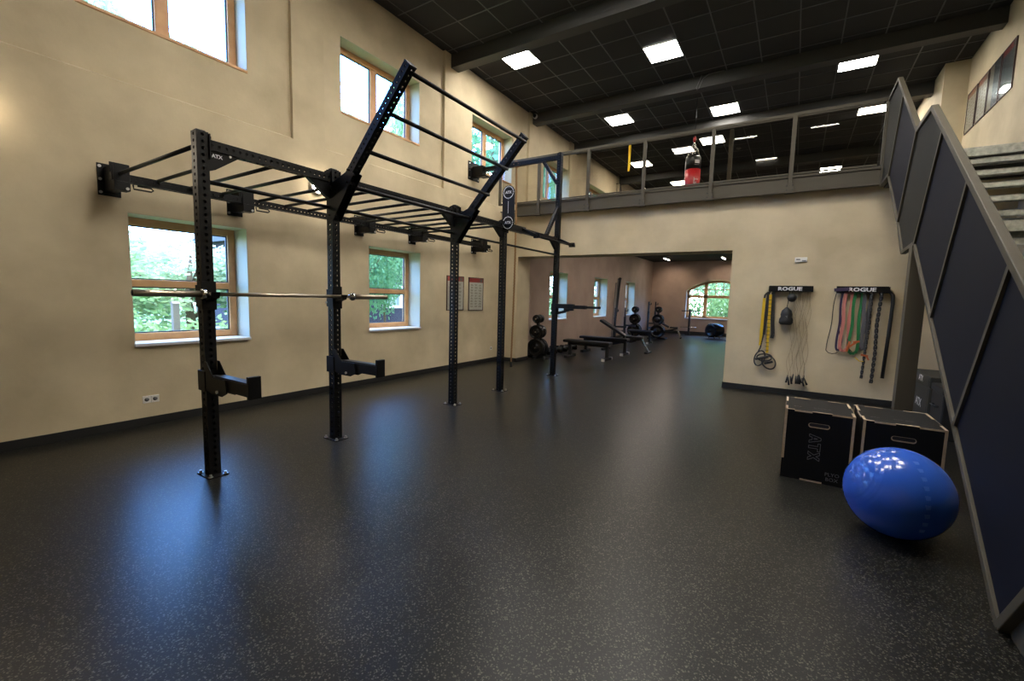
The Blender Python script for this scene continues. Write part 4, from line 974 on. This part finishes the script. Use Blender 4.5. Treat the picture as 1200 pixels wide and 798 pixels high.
def incline(x, y, label, rz, ang, s=1.0):
    r = thing('incline_bench', (x, y, 0), label, 'bench', 'adjustable benches in the rear room', rz)
    lpart(MB().box(.02, .42*s, -.14, .14, .40, .465), 'seat_pad', M['vinyl'], r, bevel=.02)
    ca, sa = math.cos(ang), math.sin(ang); L = .82*s; b = MB()
    b.bar((-.01, 0, .44), (-L*ca, 0, .44+L*sa), .27, .07, up=(0, 0, 1)); lpart(b, 'backrest', M['vinyl'], r, bevel=.02)
    f = MB(); f.bar((.40*s, 0, .40), (-.55, 0, .16), .06, .06); f.bar((-.55, 0, .16), (-.62, 0, .04), .06, .06); f.bar((-.35, 0, .20), (-.40*ca, 0, .40+.40*sa), .045, .03)
    f.box(-.66, -.58, -.28, .28, 0, .06); lpart(f, 'frame', M['matte'], r)
    l = MB(); l.bar((.38*s, 0, .40), (.58*s, 0, .03), .05, .06); lpart(l, 'front_leg', M['chrome'], r)
    l = MB(); l.box(.54*s, .62*s, -.24, .24, 0, .05); lpart(l, 'front_foot', M['matte'], r)
    return r
incline(-4.10, 12.75, 'black incline bench with raised backrest behind the two flat benches', 0, math.radians(29), 1.12)
incline(-4.30, 18.9, 'small adjustable bench at the back next to the rear plate tree', 0.15, math.radians(26), .8)
def bench_stand(x, y0, y1, h, label, arm=True):
    r = rootat('bench_stand', (x, (y0+y1)/2, 0), label, 'rack', 'barbell bench stands in the rear room')
    for y in (y0, y1):
        u = MB(); u.box(x-.035, x+.035, y-.035, y+.035, 0, h*.72); u.box(x-.024, x+.024, y-.024, y+.024, h*.70, h)
        uo = part(u, 'upright', M['matte'], r)
        j = MB(); j.box(x+.024, x+.11, y-.03, y+.03, h-.14, h-.11); j.box(x+.09, x+.11, y-.03, y+.03, h-.14, h-.05); part(j, 'hook', M['matte'], uo)
        ft = MB().box(x-.32, x+.45, y-.035, y+.035, 0, .06); part(ft, 'foot', M['matte'], r)
        if arm: a = MB().box(x, x+.42, y-.03, y+.03, .52, .58); part(a, 'spotter_arm', M['matte'], r)
    part(MB().box(x-.04, x+.02, y0, y1, .30, .37), 'cross_member', M['matte'], r)
    return r
bench_stand(-5.42, 15.45, 16.55, 1.22, 'black barbell stand between the leaning poles and the left plate tree')
bench_stand(-5.26, 19.15, 20.25, 1.47, 'taller black barbell stand in front of the rear corner')
# things leaning on the rear part of the left wall
for k, (y0, y1, z1, rad, mt, lb) in enumerate(((16.05, 16.95, 2.36, .045, 'matte', 'thick dark pole leaning on the wall between the rear windows, the rightmost of the bundle'), (16.0, 16.72, 2.32, .018, 'greyprint', 'thin grey pole in the middle of the leaning bundle'), (15.85, 16.5, 2.15, .014, 'greyprint', 'thin short pole at the left of the leaning bundle'))):
    p = rootat('leaning_pole', (XL+.20, y0, 0), lb, 'pole', 'poles leaning on the rear wall')
    part(MB().tube([(XL+.20, y0, .012), (XL+.06, y1, z1)], rad, 10), 'shaft', M[mt], p); part(MB().cyl((XL+.06, y1, z1-.06), (XL+.06, y1, z1+.004), rad*1.25, 10), 'end_cap', M['rubber'], p)
# dumbbells along the left wall
for k in range(7):
    y = 10.05+.33*k; rr = .105-.006*k; x = XL+.34
    lb = ['round black dumbbell at the near end of the floor row, beside the plate tree', 'second round black dumbbell from the plate tree in the floor row', 'third round black dumbbell from the plate tree in the floor row', 'middle round black dumbbell of the floor row by the wall', 'third round black dumbbell from the far end of the floor row', 'second round black dumbbell from the far end of the floor row', 'round black dumbbell at the far end of the floor row by the wall'][k]
    d = thing('dumbbell', (x, y, rr), lb, 'dumbbell', 'dumbbells along the left wall', .25)
    lpart(MB().cyl((-.08, 0, 0), (.08, 0, 0), .016, 12), 'handle', M['chrome'], d)
    for s in (-1, 1): lpart(MB().lathe((s*.065, 0, 0), (s, 0, 0), [(0, 0), (0, rr*.92), (.01, rr), (.10, rr), (.115, rr*.9), (.115, 0)], 22), 'head', M['plateface'], d)
# t-shaped bar holder before the arched window
t = rootat('bar_stand', (-4.02, 21.45, 0), 'slim black upright stand with two crossbars below the arched window', 'stand')
b = MB(); b.box(-4.06, -3.98, 21.41, 21.49, .02, 1.14); part(b, 'post', M['matte'], t); part(MB().box(-4.16, -3.88, 21.33, 21.57, 0, .03), 'foot', M['matte'], t, bevel=.004)
part(MB().cyl((-4.38, 21.45, 1.09), (-3.62, 21.45, 1.09), .022, 10), 'crossbar', M['matte'], t); part(MB().cyl((-4.40, 21.42, .345), (-3.68, 21.42, .345), .016, 10), 'crossbar', M['chrome'], t)['label'] = 'lower shiny crossbar'
part(MB().cyl((-4.02, 21.45, 1.05), (-4.02, 21.45, 1.17), .032, 12), 'head', M['matte'], t)
d = rootat('exercise_drum', (-2.75, 20.2, 0), 'big black drum lying on its side on the rear floor below the arched window', 'drum')
ctr = Vector((-2.90, 20.05, .335)); axd = Vector((.55, .85, 0)).normalized()
part(MB().lathe(ctr, axd, [(0, 0), (.015, .17), (0, .20), (0, .275), (.02, .295), (.48, .295), (.50, .28), (.50, 0)], 40), 'body', M['plateface'], d)
ft = MB()
for q in (.1, .40):
    for s in (-1, 1):
        c = ctr+axd*q+Vector((-axd.y, axd.x, 0))*(.14*s); ft.cyl((c.x, c.y, 0), (c.x, c.y, .12), .02, 10)
parts(ft, 'foot', M['chrome'], d)
b = MB().box(-2.22, -1.2, 19.15, 19.75, 0, .03); single(b, 'floor_mat', M['rubber'], 'flat black mat on the rear floor at the right edge of the opening', 'mat', base=(-1.7, 19.4, 0), bevel=.004)

# ------------------------------------------------------------------ outside, seen through the windows
struct(MB().box(-60, XL-THK-.02, -30, 60, -.6, -.45), 'ground_outside', M['grass'])
struct(MB().box(XL-THK-.02, 40, YB+.47, 60, -.6, -.45), 'ground_rear', M['grass'])
def foliage(n, rx, ry, rz, size, seed, clumps=26):
    rn = random.Random(seed); mb = MB(); cs = []
    for _ in range(clumps):
        while True:
            p = Vector((rn.uniform(-1, 1), rn.uniform(-1, 1), rn.uniform(-1, 1)))
            if .25 < p.length < 1: break
        cs.append((p*.78, rn.uniform(.22, .42)))
    for i in range(n):
        c, cr = cs[i % clumps]; o = Vector((rn.gauss(0, 1), rn.gauss(0, 1), rn.gauss(0, 1))).normalized()*cr*rn.uniform(.55, 1)
        q = c+o; P = Vector((q.x*rx, q.y*ry, q.z*rz)); s = size*rn.uniform(.6, 1.3)
        d = Vector((rn.gauss(0, 1), rn.gauss(0, 1), rn.gauss(0, .7)-.3)).normalized(); a = d.orthogonal().normalized(); a.rotate(Matrix.Rotation(rn.uniform(0, 6.28), 3, d)); u = d.cross(a)
        mb.add([P, P+d*s*.5+a*s*.30, P+d*s, P+d*s*.5-a*s*.30+u*s*.08], [(0, 1, 2, 3)])
    return mb
protos = {}
def tree(kind, x, y, h, label, sc=1.0, group='trees outside the windows'):
    key = kind
    if key not in protos:
        n_, rx, ry, rz, sz, mt = {'broad': (5200, 2.3, 2.3, 2.4, .21, 'leaf'), 'pale': (5200, 2.1, 2.1, 2.3, .20, 'leaf2'), 'deep': (5200, 2.0, 2.0, 2.4, .20, 'leaf3'), 'hedge': (3600, 1.3, 1.3, .95, .13, 'leaf')}[kind]
        r = thing('leafy_tree' if kind != 'hedge' else 'garden_bush', (0, 0, 0), label, 'tree' if kind != 'hedge' else 'bush', group)
        zc = 4.2 if kind != 'hedge' else .8
        f = foliage(n_, rx, ry, rz, sz, len(protos)+5); f.v = [(a, b, c+zc) for a, b, c in f.v]; lpart(f, 'foliage', M[mt], r)
        tr_ = MB()
        if kind != 'hedge':
            tr_.tube([(0, 0, 0), (.05, .02, 1.6), (-.04, .05, 3.0), (.05, 0, 5.2)], [.15, .12, .10, .03], 10)
            for q in range(5):
                th = q*1.3; tr_.tube([(0, 0, 2.2+.4*q), (.6*math.cos(th), .6*math.sin(th), 3.0+.4*q), (1.3*math.cos(th), 1.3*math.sin(th), 3.5+.45*q)], [.06, .04, .015], 6)
        else: tr_.tube([(0, 0, 0), (0, .03, .8)], [.04, .02], 6)
        lpart(tr_, 'trunk', M['bark'], r); protos[key] = r; o = r
    else: o = copy_tree(protos[key])
    o.location = (x, y, -.45); o.scale = (sc, sc, h); o.rotation_euler.z = (x*7+y*3) % 6.28
    o['label'] = label; return o
for a in [('broad', -12.2, 2.6, .52, 'low green tree outside, filling the left of the first lower window', .95), ('pale', -12.6, 5.0, .53, 'pale green low tree outside in the middle of the first lower window', .95),
          ('broad', -11.6, 7.0, .50, 'low green tree outside at the right side of the first lower window', .8), ('pale', -15.5, 4.0, .56, 'pale low tree farther back behind the first lower window', 1.2),
          ('deep', -10.2, 8.3, .66, 'deep green young tree outside the second lower window', .45), ('deep', -11.2, 9.9, .70, 'deep green tree outside before the dark house facade', .36),
          ('pale', -21, 5.0, 2.6, 'tall pale tree outside the first big upper window, left pane', .95), ('pale', -26, 10.6, 2.5, 'tall pale tree outside the first big upper window, right pane', .5), ('pale', -26, 20.2, 2.6, 'tall pale tree outside low in the second upper window', .75), ('broad', -23, 22.2, 2.55, 'tall green tree outside at the right pane of the second upper window', .8),
          ('deep', -12.5, 17.6, 2.0, 'tall deep green tree outside the third upper window', 1.5), ('deep', -13.2, 21.8, 1.9, 'tall deep green tree outside beyond the third upper window', 1.6), ('broad', -12.5, 27.0, 1.9, 'tall green tree outside the fourth upper window', 1.6),
          ('broad', -13.5, 34.0, 2.0, 'tall green tree outside the fifth upper window', 1.7), ('deep', -10.5, 24.5, 1.0, 'green tree outside the first window of the rear room', 1.0),
          ('pale', -4.2, 29.5, 1.0, 'pale green tree in the middle of the arched window', 1.1), ('broad', -6.6, 31.5, 1.3, 'green tree at the left of the arched window', 1.2), ('pale', -1.6, 31.0, 1.2, 'pale green tree hidden partly by the right side of the arched window', 1.2), ('deep', -4.0, 35.0, 1.7, 'deep green tall tree behind the others in the arched window', 1.5), ('pale', -8.5, 36.0, 1.7, 'pale tall tree far left behind the arched window', 1.5)]:
    tree(a[0], a[1], a[2], a[3], a[4], a[5])
for x, y, h, lb, sc in [(-10.4, 3.3, .9, 'low green bush at the bottom left of the first lower window', 1), (-10.2, 4.6, .8, 'low green bush beside the weathered post outside', 1), (-10.4, 5.6, .95, 'low green bush at the bottom right of the first lower window', 1),
    (-6.1, 26.5, 2.1, 'tall bush at the bottom left of the arched window', 1.3), (-3.4, 26.8, 1.9, 'tall bush at the bottom middle of the arched window', 1.3), (-.9, 26.8, 2.2, 'tall bush at the bottom right of the arched window', 1.2), (-8.6, 20.0, 1.5, 'bush outside the middle side window of the rear room', 1.2), (-8.6, 16.5, 1.6, 'bush outside the nearest side window of the rear room', 1.2)]:
    tree('hedge', x, y, h, lb, sc, 'garden bushes outside')
p_ = on(205, 356, 'x', -9.6)
fp = rootat('garden_post', (-9.6, p_.y, -.45), 'weathered wooden post standing in the bushes outside the first lower window', 'post')
part(MB().box(-9.65, -9.55, p_.y-.05, p_.y+.05, -.45, p_.z), 'shaft', M['post'], fp); part(MB().prism([(-.06, 0), (.06, 0), (0, .05)], (-9.6, p_.y-.06, p_.z), (1,0,0), (0,0,1), (0,1,0), .12), 'cap', M['post'], fp)
hx_ = -13.0; wa, wb_2 = on(448, 333, 'x', hx_), on(471, 361, 'x', hx_)
hb = rootat('neighbour_house', (hx_-2, 14, -.45), 'dark house with a white window outside the second lower window', 'house')
fw_ = MB(); wall_grid(fw_, hx_-.2, hx_, wa.y-4.2, wb_2.y+1.0, .25, 3.0, [(wa.y, wb_2.y, wb_2.z, wa.z)], m=0); fw_.box(hx_-4.5, hx_-.2, wa.y-4.2, wa.y-4.0, .25, 3.0); fw_.box(hx_-4.5, hx_-.2, wb_2.y+.8, wb_2.y+1.0, .25, 3.0)
part(fw_, 'facade', M['facade'], hb); part(MB().box(hx_-4.5, hx_+.05, wa.y-4.3, wb_2.y+1.05, -.45, .27), 'plinth', M['facadebase'], hb)
part(MB().prism([(hx_-4.8, 3.0), (hx_+.35, 3.0), (hx_-2.2, 3.5)], (0, wa.y-4.5, 0), (1,0,0), (0,0,1), (0,1,0), wb_2.y-wa.y+5.8), 'roof', M['beam'], hb)
part(MB().box(hx_, hx_+.06, wb_2.y+.92, wb_2.y+1.05, .27, 3.0), 'corner_board', M['white'], hb)
wf_ = MB(); a, b, c, d = wa.y, wb_2.y, wb_2.z, wa.z
for q in ((a, a+.1, c, d), (b-.1, b, c, d), (a+.1, b-.1, c, c+.1), (a+.1, b-.1, d-.1, d), ((a+b)/2-.05, (a+b)/2+.05, c+.1, d-.1)): wf_.box(hx_-.08, hx_+.03, *q)
wfo = part(wf_, 'window', M['white'], hb); part(MB().box(hx_-.06, hx_-.05, a, b, c, d), 'pane', M['pane'], wfo)
part(MB().box(hx_-.19, hx_-.15, a, b, c, d), 'window_blind', M['facadebase'], hb)
